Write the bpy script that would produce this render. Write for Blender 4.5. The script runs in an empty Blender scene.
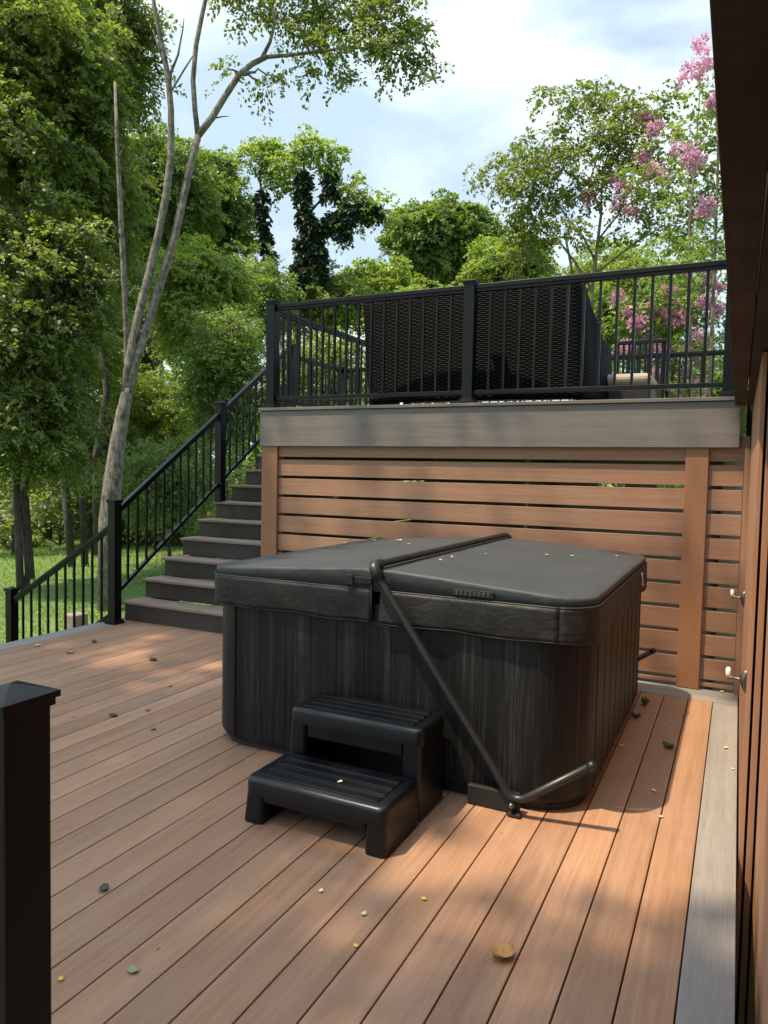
import bpy, bmesh, math, random
import numpy as np
from mathutils import Vector, Matrix

# ------------------------------------------------------------------ camera, world, sun, exposure
scene = bpy.context.scene
C = scene.collection
F_PX, YAW, PITCH, ROLL, H = 730.01, 0.451953, -0.0542085, 0.0206450, 1.4
def cam_axes():
    c, s = math.cos, math.sin
    f = np.array([-s(YAW)*c(PITCH), c(YAW)*c(PITCH), s(PITCH)])
    r = np.array([c(YAW), s(YAW), 0.0]); u = np.cross(r, f)
    r2 = c(ROLL)*r + s(ROLL)*u; u2 = -s(ROLL)*r + c(ROLL)*u
    return np.array([r2, u2, f])
AX = cam_axes()
camd = bpy.data.cameras.new('camera'); cam = bpy.data.objects.new('camera', camd); C.objects.link(cam)
m = Matrix(((AX[0][0], AX[1][0], -AX[2][0], 0), (AX[0][1], AX[1][1], -AX[2][1], 0), (AX[0][2], AX[1][2], -AX[2][2], H), (0, 0, 0, 1)))
cam.matrix_world = m
camd.sensor_fit = 'VERTICAL'; camd.sensor_height = 24; camd.lens = F_PX/1024*24
camd.clip_start = 0.02; camd.clip_end = 2000
scene.camera = cam

SUN_DIR = Vector((0.317, 0.29, -1.0)).normalized()          # the way the light travels
elev = math.asin(-SUN_DIR.z)
az = math.atan2(-SUN_DIR.x, -SUN_DIR.y)                     # compass angle of the sun from +Y, clockwise
world = bpy.data.worlds.new('World'); scene.world = world; world.use_nodes = True
nt = world.node_tree; nt.nodes.clear()
def wn(t, **k):
    n = nt.nodes.new(t)
    for a, b in k.items(): setattr(n, a, b)
    return n
sky = wn('ShaderNodeTexSky', sky_type='NISHITA', sun_disc=False, sun_elevation=elev, sun_rotation=az, air_density=1.0, dust_density=1.5, ozone_density=1.5)
tc = wn('ShaderNodeTexCoord'); mp = wn('ShaderNodeMapping'); mp.inputs['Scale'].default_value = (1.0, 1.0, 2.2); mp.inputs['Location'].default_value = (0.35, 0.1, 0.55)
n1 = wn('ShaderNodeTexNoise'); n1.inputs['Scale'].default_value = 1.9; n1.inputs['Detail'].default_value = 9; n1.inputs['Roughness'].default_value = 0.52; n1.inputs['Distortion'].default_value = 0.35
n2 = wn('ShaderNodeTexNoise'); n2.inputs['Scale'].default_value = 3.2; n2.inputs['Detail'].default_value = 8; n2.inputs['Roughness'].default_value = 0.55
r1 = wn('ShaderNodeValToRGB'); r1.color_ramp.elements[0].position = 0.33; r1.color_ramp.elements[1].position = 0.50
r2 = wn('ShaderNodeValToRGB'); r2.color_ramp.elements[0].position = 0.35; r2.color_ramp.elements[1].position = 0.65
r2.color_ramp.elements[0].color = (2.8, 3.6, 4.3, 1); r2.color_ramp.elements[1].color = (5.0, 5.55, 5.8, 1)
mx = wn('ShaderNodeMix', data_type='RGBA'); bg = wn('ShaderNodeBackground'); out = wn('ShaderNodeOutputWorld')
L = nt.links.new
L(tc.outputs['Generated'], mp.inputs[0]); L(mp.outputs[0], n1.inputs['Vector']); L(mp.outputs[0], n2.inputs['Vector'])
L(n1.outputs['Fac'], r1.inputs[0]); L(n2.outputs['Fac'], r2.inputs[0])
L(r1.outputs[0], mx.inputs['Factor']); L(sky.outputs[0], mx.inputs[6]); L(r2.outputs[0], mx.inputs[7])
nrmz = wn('ShaderNodeVectorMath', operation='NORMALIZE'); dotn = wn('ShaderNodeVectorMath', operation='DOT_PRODUCT'); dotn.inputs[1].default_value = tuple(-SUN_DIR)
L(tc.outputs['Generated'], nrmz.inputs[0]); L(nrmz.outputs[0], dotn.inputs[0])
mr = wn('ShaderNodeMapRange'); mr.inputs['From Min'].default_value = .62; mr.inputs['From Max'].default_value = 1.0; mr.inputs['To Min'].default_value = 1.0; mr.inputs['To Max'].default_value = 3.2; mr.interpolation_type = 'SMOOTHSTEP'
L(dotn.outputs['Value'], mr.inputs['Value'])
glow = wn('ShaderNodeVectorMath', operation='SCALE'); L(mx.outputs[2], glow.inputs[0]); L(mr.outputs[0], glow.inputs['Scale'])
L(glow.outputs[0], bg.inputs[0]); bg.inputs[1].default_value = 0.15
L(bg.outputs[0], out.inputs[0])

sd = bpy.data.lights.new('sun', 'SUN'); sd.energy = 5.0; sd.angle = math.radians(0.9); sd.color = (1.0, 0.80, 0.54)
sun = bpy.data.objects.new('sun', sd); C.objects.link(sun)
sun.rotation_euler = SUN_DIR.to_track_quat('-Z', 'Y').to_euler()
vs = scene.view_settings; vs.view_transform = 'Standard'; vs.look = 'None'; vs.gamma = 1; vs.use_curve_mapping = False
vs.exposure = 0.66

# ------------------------------------------------------------------ helpers
rng = np.random.default_rng(7); random.seed(7)
GZ = -1.0
def ray(px, py):
    return AX.T @ np.array([(px-384)/F_PX, -(py-512)/F_PX, 1.0])
def at(px, py, dist):
    """world point seen at a direction, at a true horizontal distance"""
    d = ray(px, py); t = dist/math.hypot(d[0], d[1])
    return Vector((d[0]*t, d[1]*t, H+d[2]*t))
def onplane(px, py, z):
    d = ray(px, py); t = (z-H)/d[2]
    return Vector((d[0]*t, d[1]*t, z))

class MB:
    def __init__(s): s.v = []; s.f = []; s.r = []
    def add(s, vs_, fs, r=None):
        o = len(s.v); s.v += [tuple(v) for v in vs_]; s.f += [tuple(i+o for i in f) for f in fs]
        s.r += [random.random() if r is None else r]*len(fs)
    def box(s, x0, x1, y0, y1, z0, z1, r=None):
        s.add([(x0,y0,z0),(x1,y0,z0),(x1,y1,z0),(x0,y1,z0),(x0,y0,z1),(x1,y0,z1),(x1,y1,z1),(x0,y1,z1)],
              [(0,3,2,1),(4,5,6,7),(0,1,5,4),(1,2,6,5),(2,3,7,6),(3,0,4,7)], random.random() if r is None else r)
    def bar(s, a, b, w, h, up=(0,0,1)):
        a = Vector(a); b = Vector(b); d = (b-a).normalized(); sd_ = d.cross(Vector(up)).normalized(); u = sd_.cross(d)
        vs_ = []
        for p in (a, b):
            for i, j in ((-1,-1),(1,-1),(1,1),(-1,1)): vs_.append(p+sd_*i*w/2+u*j*h/2)
        s.add(vs_, [(3,2,1,0),(4,5,6,7),(0,1,5,4),(1,2,6,5),(2,3,7,6),(3,0,4,7)])
    def tube(s, pts, rad, n=10, cap=True):
        pts = [Vector(p) for p in pts]
        if not hasattr(rad, '__len__'): rad = [rad]*len(pts)
        o = []; prev = None
        for i, p in enumerate(pts):
            d = (pts[min(i+1, len(pts)-1)]-pts[max(i-1, 0)]).normalized()
            if prev is None:
                a = d.cross(Vector((0,0,1)) if abs(d.z) < .9 else Vector((1,0,0))).normalized()
            else:
                a = (prev-d*prev.dot(d)).normalized()
            prev = a; b = d.cross(a)
            for k in range(n):
                t = 2*math.pi*k/n
                o.append(p+(a*math.cos(t)+b*math.sin(t))*rad[i])
        fs = []
        for i in range(len(pts)-1):
            for k in range(n):
                k2 = (k+1) % n
                fs.append((i*n+k, i*n+k2, (i+1)*n+k2, (i+1)*n+k))
        if cap: fs.append(tuple(range(n))[::-1]); fs.append(tuple(range((len(pts)-1)*n, len(pts)*n)))
        s.add(o, fs)
    def build(s, name, mat, parent=None, smooth=False, bevel=0, seg=2):
        me = bpy.data.meshes.new(name)
        me.from_pydata(s.v, [], s.f); me.materials.append(mat)
        a = me.attributes.new('rnd', 'FLOAT', 'FACE'); a.data.foreach_set('value', np.array(s.r, dtype=np.float32))
        if smooth: me.polygons.foreach_set('use_smooth', [True]*len(me.polygons))
        me.update()
        o = bpy.data.objects.new(name, me); C.objects.link(o)
        if parent: link(o, parent)
        if bevel:
            b = o.modifiers.new('bevel', 'BEVEL'); b.width = bevel; b.segments = seg; b.limit_method = 'ANGLE'; b.angle_limit = 0.6
        return o
def link(o, parent):
    """parent keeping world placement (parents are only translated)"""
    t = Vector((0,0,0)); p = parent
    while p is not None: t += p.location; p = p.parent
    o.parent = parent
    o.location = Vector(o.location)-t
def smooth_angle(o, deg=40):
    me = o.data; me.polygons.foreach_set('use_smooth', [True]*len(me.polygons))
    bm = bmesh.new(); bm.from_mesh(me)
    for e in bm.edges:
        if len(e.link_faces) == 2 and e.calc_face_angle(0) > math.radians(deg): e.smooth = False
    bm.to_mesh(me); bm.free()
def tag(o, label=None, cat=None, group=None, kind=None):
    if label: o['label'] = label
    if cat: o['category'] = cat
    if group: o['group'] = group
    if kind: o['kind'] = kind
    return o
def thing(name, label, cat, loc=(0,0,0), group=None):
    o = bpy.data.objects.new(name, None); C.objects.link(o); o.location = loc; o.empty_display_size = .2
    return tag(o, label, cat, group)

# ------------------------------------------------------------------ materials
def new_mat(name):
    m_ = bpy.data.materials.new(name); m_.use_nodes = True; t = m_.node_tree
    return m_, t, t.nodes['Principled BSDF']
def setp(b, **k):
    for a, v in k.items(): b.inputs[a.replace('_', ' ')].default_value = v
def coords(t, scale=(1,1,1), rot=(0,0,0)):
    c = t.nodes.new('ShaderNodeNewGeometry'); mp_ = t.nodes.new('ShaderNodeMapping')
    mp_.inputs['Scale'].default_value = scale; mp_.inputs['Rotation'].default_value = rot
    t.links.new(c.outputs['Position'], mp_.inputs[0]); return mp_.outputs[0]
def noise(t, vec, scale, detail=4, rough=.5, dist=0):
    n = t.nodes.new('ShaderNodeTexNoise'); n.inputs['Scale'].default_value = scale; n.inputs['Detail'].default_value = detail
    n.inputs['Roughness'].default_value = rough; n.inputs['Distortion'].default_value = dist
    t.links.new(vec, n.inputs['Vector']); return n.outputs['Fac']
def ramp(t, fac, stops):
    r = t.nodes.new('ShaderNodeValToRGB'); e = r.color_ramp.elements
    while len(e) < len(stops): e.new(.5)
    for i, (p, c) in enumerate(stops):
        e[i].position = p; e[i].color = (*c, 1) if len(c) == 3 else c
    t.links.new(fac, r.inputs[0]); return r.outputs[0]
def mixc(t, fac, a, b, blend='MIX'):
    n = t.nodes.new('ShaderNodeMix'); n.data_type = 'RGBA'; n.blend_type = blend
    for val, s_ in ((fac, n.inputs[0]), (a, n.inputs[6]), (b, n.inputs[7])):
        if isinstance(val, (int, float)): s_.default_value = val
        elif isinstance(val, tuple): s_.default_value = (*val, 1) if len(val) == 3 else val
        else: t.links.new(val, s_)
    return n.outputs[2]
def math_(t, op, a, b=None):
    n = t.nodes.new('ShaderNodeMath'); n.operation = op
    for i, v in enumerate((a, b)):
        if v is None: continue
        if isinstance(v, (int, float)): n.inputs[i].default_value = v
        else: t.links.new(v, n.inputs[i])
    return n.outputs[0]
def attr(t, name='rnd'):
    n = t.nodes.new('ShaderNodeAttribute'); n.attribute_name = name; return n.outputs['Fac']
def bump(t, b, h, strength=.3, dist=.002):
    n = t.nodes.new('ShaderNodeBump'); n.inputs['Strength'].default_value = strength; n.inputs['Distance'].default_value = dist
    t.links.new(h, n.inputs['Height']); t.links.new(n.outputs[0], b.inputs['Normal'])

def wood(name, dark, mid, light, along='Y', var=.22, rough=.62, grain=1.0, spec=.35, stain=0.0):
    m_, t, b = new_mat(name)
    lo, hi = 1.3, 46.0
    sc = {'X': (lo, hi, hi), 'Y': (hi, lo, hi), 'Z': (hi, hi, lo)}[along]
    r_ = attr(t)
    # shift the grain per board
    g = t.nodes.new('ShaderNodeNewGeometry'); add = t.nodes.new('ShaderNodeVectorMath'); add.operation = 'ADD'
    cmb = t.nodes.new('ShaderNodeCombineXYZ'); s5 = math_(t, 'MULTIPLY', r_, 37.0)
    for k in range(3): t.links.new(s5, cmb.inputs[k])
    t.links.new(g.outputs['Position'], add.inputs[0]); t.links.new(cmb.outputs[0], add.inputs[1])
    mp_ = t.nodes.new('ShaderNodeMapping'); mp_.inputs['Scale'].default_value = sc; t.links.new(add.outputs[0], mp_.inputs[0])
    n_a = noise(t, mp_.outputs[0], 1.0, 6, .6, .3)
    mp2 = t.nodes.new('ShaderNodeMapping'); mp2.inputs['Scale'].default_value = tuple(v*.22 for v in sc); t.links.new(add.outputs[0], mp2.inputs[0])
    n_b = noise(t, mp2.outputs[0], 1.0, 3, .5, .6)
    f_ = math_(t, 'ADD', math_(t, 'MULTIPLY', n_a, .55*grain), math_(t, 'ADD', math_(t, 'MULTIPLY', n_b, .45*grain), .5*(1-grain)))
    col = ramp(t, f_, [(.27, dark), (.5, mid), (.73, light)])
    k = math_(t, 'ADD', math_(t, 'MULTIPLY', r_, var), 1-var/2)
    cm = t.nodes.new('ShaderNodeCombineColor')
    for q in range(3): t.links.new(k, cm.inputs[q])
    col = mixc(t, 1.0, col, cm.outputs[0], 'MULTIPLY')
    # dust / weathering blotches
    w_ = noise(t, coords(t, (1,1,1)), 2.1, 5, .65)
    col = mixc(t, ramp(t, w_, [(.45, (0,0,0)), (.75, (.22,.22,.22))]), col, tuple(.55*a+.45*.33 for a in light))
    if stain:
        s_ = noise(t, coords(t, (1,1,1)), 9.0, 6, .7)
        col = mixc(t, ramp(t, s_, [(.60, (0,0,0)), (.72, (stain,)*3)]), col, tuple(.55*a for a in dark))
    sp_ = noise(t, coords(t, tuple(v*3.0 if v > 5 else v*4.5 for v in sc)), 1.0, 3, .8)
    col = mixc(t, 1.0, col, ramp(t, sp_, [(.30, (.86,.85,.84)), (.5, (1,1,1)), (.72, (1.1,1.1,1.1))]), 'MULTIPLY')
    t.links.new(col, b.inputs['Base Color'])
    setp(b, Roughness=rough, Specular_IOR_Level=spec)
    rr = ramp(t, n_a, [(.3, (rough-.1,)*3), (.7, (rough+.12,)*3)]); t.links.new(rr, b.inputs['Roughness'])
    bump(t, b, n_a, .35, .0015)
    return m_

M = {}
M['deck'] = wood('deck_boards', (.225,.122,.072), (.295,.168,.103), (.36,.217,.138), 'Y', var=.28, rough=.52, stain=.25)
M['deck_grey_y'] = wood('grey_border_y', (.165,.154,.143), (.203,.190,.178), (.245,.231,.217), 'Y', var=.1)
M['deck_grey_x'] = wood('grey_border_x', (.165,.154,.143), (.203,.190,.178), (.245,.231,.217), 'X', var=.1)
M['fascia'] = wood('grey_fascia', (.118,.105,.097), (.150,.135,.126), (.185,.167,.156), 'X', var=.08)
M['slat'] = wood('slat_brown', (.225,.118,.070), (.29,.160,.100), (.35,.208,.138), 'X', var=.16)
M['post_brown'] = wood('post_brown', (.25,.115,.058), (.29,.14,.072), (.33,.165,.088), 'Z', var=.06, grain=.6)
M['wall'] = wood('wall_brown', (.26,.125,.07), (.33,.17,.10), (.40,.22,.135), 'Z', var=.16)
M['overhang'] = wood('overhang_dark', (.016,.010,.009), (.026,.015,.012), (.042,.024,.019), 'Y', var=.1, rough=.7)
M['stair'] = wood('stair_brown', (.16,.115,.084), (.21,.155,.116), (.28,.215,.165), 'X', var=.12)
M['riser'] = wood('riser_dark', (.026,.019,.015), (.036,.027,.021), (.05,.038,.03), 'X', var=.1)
M['joist'] = wood('joist', (.10,.075,.05), (.15,.11,.07), (.2,.15,.10), 'Y')

def metal(name, col, rough=.38, spec=.5, bscale=350, bstr=.08):
    m_, t, b = new_mat(name)
    n_ = noise(t, coords(t), 5.0, 4, .6)
    c = mixc(t, n_, tuple(.8*v for v in col), tuple(1.25*v for v in col)); t.links.new(c, b.inputs['Base Color'])
    n2_ = noise(t, coords(t), bscale, 2, .5); bump(t, b, n2_, bstr, .0005)
    t.links.new(ramp(t, n_, [(.3, (rough-.08,)*3), (.7, (rough+.1,)*3)]), b.inputs['Roughness'])
    setp(b, Specular_IOR_Level=spec); return m_
M['rail'] = metal('black_powder_coat', (.0022,.0028,.0038), .36, spec=.28)
M['tube'] = metal('lifter_metal', (.012,.013,.014), .36, spec=.45)
M['plastic'] = metal('step_plastic', (.0022,.0030,.0042), .36, spec=.4, bscale=500, bstr=.25)
M['black'] = metal('black_rubber', (.008,.008,.009), .6)
m_, t, b = new_mat('hook_metal'); setp(b, Base_Color=(.16,.15,.14,1), Metallic=.9, Roughness=.35); M['hook'] = m_
m_, t, b = new_mat('white_plastic'); setp(b, Base_Color=(.75,.74,.72,1), Roughness=.4); M['white'] = m_
m_, t, b = new_mat('label_ink'); setp(b, Base_Color=(.06,.06,.07,1), Roughness=.6); M['ink'] = m_
m_, t, b = new_mat('dark_void'); setp(b, Base_Color=(.012,.011,.01,1), Roughness=.9); M['void'] = m_

def vinyl(name, base, wr=1.0):
    m_, t, b = new_mat(name)
    n_ = noise(t, coords(t), 3.0, 5, .6); d_ = noise(t, coords(t), 40.0, 4, .7)
    c = mixc(t, n_, tuple(.85*v for v in base), tuple(1.2*v for v in base))
    c = mixc(t, ramp(t, d_, [(.52, (0,0,0)), (.78, (.16,.16,.16))]), c, (.12,.118,.11))   # dust
    t.links.new(c, b.inputs['Base Color'])
    w_ = noise(t, coords(t, (1,1,1.6)), 9.0*wr, 3, .5, 1.2)
    f_ = noise(t, coords(t), 700, 2, .5)
    h_ = math_(t, 'ADD', math_(t, 'MULTIPLY', w_, 1.0), math_(t, 'MULTIPLY', f_, .035))
    bump(t, b, h_, .42, .010)
    t.links.new(ramp(t, n_, [(.3, (.52,)*3), (.7, (.66,)*3)]), b.inputs['Roughness'])
    setp(b, Specular_IOR_Level=.4); return m_
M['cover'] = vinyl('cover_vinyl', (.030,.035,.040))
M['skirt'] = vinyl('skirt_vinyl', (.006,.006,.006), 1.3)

m_, t, b = new_mat('tub_cabinet')
v_ = coords(t, (60, 60, 1.3)); n_ = noise(t, v_, 1.0, 6, .7, .2); n2_ = noise(t, coords(t, (9, 9, .5)), 1.0, 4, .6)
c = ramp(t, math_(t, 'ADD', math_(t, 'MULTIPLY', n_, .6), math_(t, 'MULTIPLY', n2_, .4)), [(.38, (.003,.0036,.0042)), (.53, (.010,.011,.012)), (.68, (.048,.051,.054))])
st_ = noise(t, coords(t, (190, 190, 9)), 1.0, 3, .75); sm_ = ramp(t, math_(t, 'MULTIPLY', st_, math_(t, 'ADD', n2_, .5)), [(.58, (0,0,0)), (.72, (.13,.13,.13))])
c = mixc(t, sm_, c, (.16,.165,.17))
t.links.new(c, b.inputs['Base Color']); setp(b, Roughness=.5, Specular_IOR_Level=.25); bump(t, b, n_, .5, .003); M['cabinet'] = m_

# wicker: horizontal strands passing over and under upright stakes
m_, t, b = new_mat('wicker')
sx = t.nodes.new('ShaderNodeUVMap'); sx.uv_map = 'UVMap'; sep = t.nodes.new('ShaderNodeSeparateXYZ'); t.links.new(sx.outputs[0], sep.inputs[0])
row = math_(t, 'MULTIPLY', sep.outputs[1], 1/.017); fl = math_(t, 'FLOOR', row)
ph = math_(t, 'ADD', math_(t, 'MULTIPLY', sep.outputs[0], math.pi/.036), math_(t, 'MULTIPLY', fl, math.pi))
wv = math_(t, 'SINE', ph); fr = math_(t, 'FRACT', row)
cr = math_(t, 'SINE', math_(t, 'MULTIPLY', fr, math.pi))
hgt = math_(t, 'MULTIPLY', cr, math_(t, 'ADD', math_(t, 'MULTIPLY', wv, .5), .6))
rn = noise(t, coords(t), 14, 3, .6)
c = ramp(t, math_(t, 'ADD', hgt, math_(t, 'MULTIPLY', math_(t, 'SUBTRACT', rn, .5), .4)), [(.3, (.0008,.0008,.001)), (.86, (.002,.002,.002)), (1.0, (.020,.023,.027))])  # highlights on raised strands and the dark between them are painted into the colour
t.links.new(c, b.inputs['Base Color']); setp(b, Roughness=.6, Specular_IOR_Level=.05); bump(t, b, hgt, .9, .008); M['wicker'] = m_
m_, t, b = new_mat('cushion'); n_ = noise(t, coords(t), 300, 2); t.links.new(mixc(t, n_, (.24,.21,.17), (.33,.295,.245)), b.inputs['Base Color']); setp(b, Roughness=.9); bump(t, b, n_, .3, .001); M['cushion'] = m_

def leafmat(name, dark, light, trans=.42, gloss=.05, tcol=(1.5,1.55,.55)):
    m_ = bpy.data.materials.new(name); m_.use_nodes = True; t = m_.node_tree; t.nodes.clear()
    o_ = t.nodes.new('ShaderNodeOutputMaterial'); d_ = t.nodes.new('ShaderNodeBsdfDiffuse'); tr = t.nodes.new('ShaderNodeBsdfTranslucent')
    gl = t.nodes.new('ShaderNodeBsdfGlossy'); gl.inputs['Roughness'].default_value = .5; gl.inputs['Color'].default_value = (.8,.85,.9,1)
    m1 = t.nodes.new('ShaderNodeMixShader'); m2 = t.nodes.new('ShaderNodeMixShader')
    c = ramp(t, attr(t), [(0, dark), (1, light)])
    big = noise(t, coords(t), .9, 3, .6)
    c = mixc(t, ramp(t, big, [(.4, (0,0,0)), (.65, (.6,.6,.6))]), c, tuple(.5*(a+b_) * 1.25 for a, b_ in zip(dark, light)))
    ct = mixc(t, 1.0, c, tcol, 'MULTIPLY')
    t.links.new(c, d_.inputs[0]); t.links.new(ct, tr.inputs[0])
    m1.inputs[0].default_value = trans; t.links.new(d_.outputs[0], m1.inputs[1]); t.links.new(tr.outputs[0], m1.inputs[2])
    m2.inputs[0].default_value = gloss; t.links.new(m1.outputs[0], m2.inputs[1]); t.links.new(gl.outputs[0], m2.inputs[2])
    t.links.new(m2.outputs[0], o_.inputs[0]); return m_
M['leaf_dark'] = leafmat('leaf_dark', (.085,.125,.036), (.19,.235,.068), .58)
M['leaf_mid'] = leafmat('leaf_mid', (.085,.140,.038), (.19,.265,.07))
M['leaf_bright'] = leafmat('leaf_bright', (.115,.175,.034), (.25,.33,.07), .5)
M['leaf_olive'] = leafmat('leaf_olive', (.075,.105,.028), (.17,.21,.055), .5)
M['leaf_vine'] = leafmat('leaf_vine', (.012,.028,.010), (.03,.06,.018), .2)
M['bloom'] = leafmat('bloom', (.40,.18,.31), (.62,.42,.52), .4, .02, (1.2,1.0,1.15))
M['grass'] = leafmat('grass_blade', (.09,.16,.03), (.17,.27,.055), .4, .03)
def bark(name, a, b2):
    m_, t, b = new_mat(name)
    n_ = noise(t, coords(t, (26,26,5)), 1.0, 8, .8, .8); n2_ = noise(t, coords(t), 7, 5, .7)
    c = ramp(t, math_(t, 'ADD', math_(t, 'MULTIPLY', n_, .6), math_(t, 'MULTIPLY', n2_, .4)), [(.42, a), (.58, b2)])
    t.links.new(c, b.inputs['Base Color']); setp(b, Roughness=.9); bump(t, b, n_, .9, .03); return m_
M['bark_grey'] = bark('bark_grey', (.05,.042,.034), (.27,.25,.22))
M['bark_dark'] = bark('bark_dark', (.03,.025,.02), (.10,.085,.07))
M['bark_tan'] = bark('bark_tan', (.12,.09,.065), (.26,.21,.16))

m_, t, b = new_mat('lawn'); n_ = noise(t, coords(t), .35, 6, .6); n2_ = noise(t, coords(t), 12, 6, .7)
c = ramp(t, math_(t, 'ADD', math_(t, 'MULTIPLY', n_, .5), math_(t, 'MULTIPLY', n2_, .5)), [(.35, (.055,.095,.022)), (.5, (.10,.17,.036)), (.68, (.16,.22,.06))])
t.links.new(c, b.inputs['Base Color']); setp(b, Roughness=.95); bump(t, b, n2_, 1.0, .05); M['lawn'] = m_
def flatleaf(name, col):
    m_, t, b = new_mat(name); n_ = noise(t, coords(t), 60, 3); t.links.new(mixc(t, n_, tuple(.6*v for v in col), tuple(1.2*v for v in col)), b.inputs['Base Color']); setp(b, Roughness=.7); return m_
M['fl_brown'] = flatleaf('fallen_brown', (.36,.20,.06)); M['fl_yellow'] = flatleaf('fallen_yellow', (.62,.50,.10))
M['fl_pale'] = flatleaf('fallen_pale', (.62,.58,.42)); M['fl_dark'] = flatleaf('fallen_dark', (.05,.06,.035)); M['fl_green'] = flatleaf('fallen_green', (.30,.31,.16))
m_, t, b = new_mat('paver'); n_ = noise(t, coords(t), 18, 5); t.links.new(mixc(t, n_, (.15,.105,.09), (.27,.21,.19)), b.inputs['Base Color']); setp(b, Roughness=.9); M['paver'] = m_

# ------------------------------------------------------------------ ground
g = MB(); n = 60
xs = np.linspace(-1, 1, n+1); xs = np.sign(xs)*np.abs(xs)**2.2*600
vv = []
for j in range(n+1):
    for i in range(n+1):
        x, y = xs[i], xs[j]+20
        near = math.exp(-((x+8)**2+(y-5)**2)/260)
        z = GZ + (1-near)*(.35*math.sin(x*.11+1)*math.cos(y*.09)) if abs(x) < 200 and abs(y) < 200 else GZ
        vv.append((x, y, z if not (-6 < x < 3 and -3 < y < 10) else GZ))
g.add(vv, [(j*(n+1)+i, j*(n+1)+i+1, (j+1)*(n+1)+i+1, (j+1)*(n+1)+i) for j in range(n) for i in range(n)], .5)
tag(g.build('lawn_ground', M['lawn'], smooth=True), kind='structure')

# ------------------------------------------------------------------ lower deck
DX0, DX1 = -5.12, 0.048
d = MB(); pitch = .1432; x = -.0945; k = 0
while x-pitch > DX0+.14:
    d.box(x-pitch+.0045, x, -1.6, 4.985, -.026, 0); x -= pitch
x_in = x
tag(d.build('deck_floor', M['deck'], bevel=.003), kind='structure')
d = MB(); d.box(-.0905, DX1, -1.6, 4.985, -.026, 0, .5); d.box(DX0, x_in-.0, -1.6, 4.985, -.026, 0, .5)
tag(d.build('deck_border_side', M['deck_grey_y'], bevel=.003), kind='structure')
d = MB(); d.box(-3.70, DX1, 4.99, 5.128, -.026, 0, .6); d.box(-3.70, DX1, 5.130, 5.27, -.026, 0, .6)
tag(d.build('deck_border_back', M['deck_grey_x'], bevel=.002), kind='structure')
d = MB(); d.box(DX0+.02, DX1-.02, -1.58, 5.2, -.20, -.045, .5)
tag(d.build('deck_gap_shade', M['void']), kind='structure')  # near-black slab: the shade below the board gaps is put into its colour
d = MB(); d.box(DX0-.022, DX0-.001, -1.6, 4.9, -.24, -.002, .5)
tag(d.build('deck_fascia_side', M['deck_grey_y'], bevel=.002), kind='structure')
d = MB()
for px_ in (-5.0, -2.6, -.3):
    for py_ in (-1.3, 1.6, 4.6): d.box(px_-.07, px_+.07, py_-.07, py_+.07, GZ-.1, -.2)
tag(d.build('deck_footing', M['joist']), kind='structure')

# ------------------------------------------------------------------ slatted screen below the raised deck
UZ = 1.93            # raised deck top
SY = 5.25            # slat face
scr = thing('slatted_screen', 'brown horizontal slat screen with broad posts below the raised deck', 'privacy screen', (-1.8, SY, 0))
s_ = MB()
# slat pitch from the photograph: about .162, first (narrow) board tucked under the fascia
zt = 1.51
k = 0
for seg in ((-3.56, -.325), (-.19, .022)):
    s_.box(seg[0]-.03, seg[1]+.03, SY, SY+.024, 1.516, 1.68)
z = 1.492
while z > .04:
    z0 = max(z-.137, .022)
    for seg in ((-3.56, -.325), (-.19, .022)):
        s_.box(seg[0]-.03, seg[1]+(.03 if seg[1] < 0 else 0), SY, SY+.024, z0, z)
    z -= .1605
s_.build('slat_panel', M['slat'], scr, bevel=.0025)
for (a, b_) in ((-3.70, -3.562), (-.327, -.187)):
    p = MB(); p.box(a, b_, SY-.026, SY-.003, .003, 1.66); p.box(a+.02, b_-.02, SY+.03, SY+.11, -.02, 1.66)
    p.build('post', M['post_brown'], scr, bevel=.003)
p = MB(); p.box(-3.725, -3.702, SY-.02, SY+.11, 0.0, 1.66); p.build('corner_trim', M['post_brown'], scr, bevel=.002)

# ------------------------------------------------------------------ raised deck
rd = thing('raised_deck', 'raised upper deck with a wide grey fascia above the slatted screen', 'deck', (-1.8, 7, UZ))
p = MB(); y = 5.19
while y < 8.95:
    x0 = -3.745 if y < 7.42 else -5.06
    p.box(x0, .02, y, y+.137, UZ-.025, UZ); y += .1415
p.build('deck_board', M['fascia'], rd, bevel=.003)
p = MB(); p.box(-3.73, -.012, 5.205, 5.229, 1.605, UZ-.029); p.build('fascia', M['fascia'], rd, bevel=.002)
p = MB(); p.box(-3.73, -3.708, 5.232, 7.45, 1.605, UZ-.029); p.build('side_fascia', M['fascia'], rd, bevel=.002)
p = MB(); p.box(-5.04, -5.018, 7.55, 8.95, 1.605, UZ-.029); p.box(-5.04, .30, 8.952, 8.975, 1.42, UZ-.029); p.build('rear_fascia', M['fascia'], rd, bevel=.002)
p = MB()
x = -3.66
while x < 0: p.box(x, x+.038, 5.40, 8.94, 1.66, UZ-.028); x += .40
x = -5.0
while x < -3.8: p.box(x, x+.038, 7.6, 8.94, 1.66, UZ-.028); x += .4
p.build('joist', M['joist'], rd)
for (a, b_) in ((-4.95, 7.7), (-4.95, 8.8), (-3.6, 8.8), (-1.9, 8.8), (-.1, 8.8), (-1.9, 6.9)):
    p = MB(); p.box(a-.07, a+.07, b_-.07, b_+.07, GZ-.1, 1.66); p.build('support_post', M['joist'], rd, bevel=.004)

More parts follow.
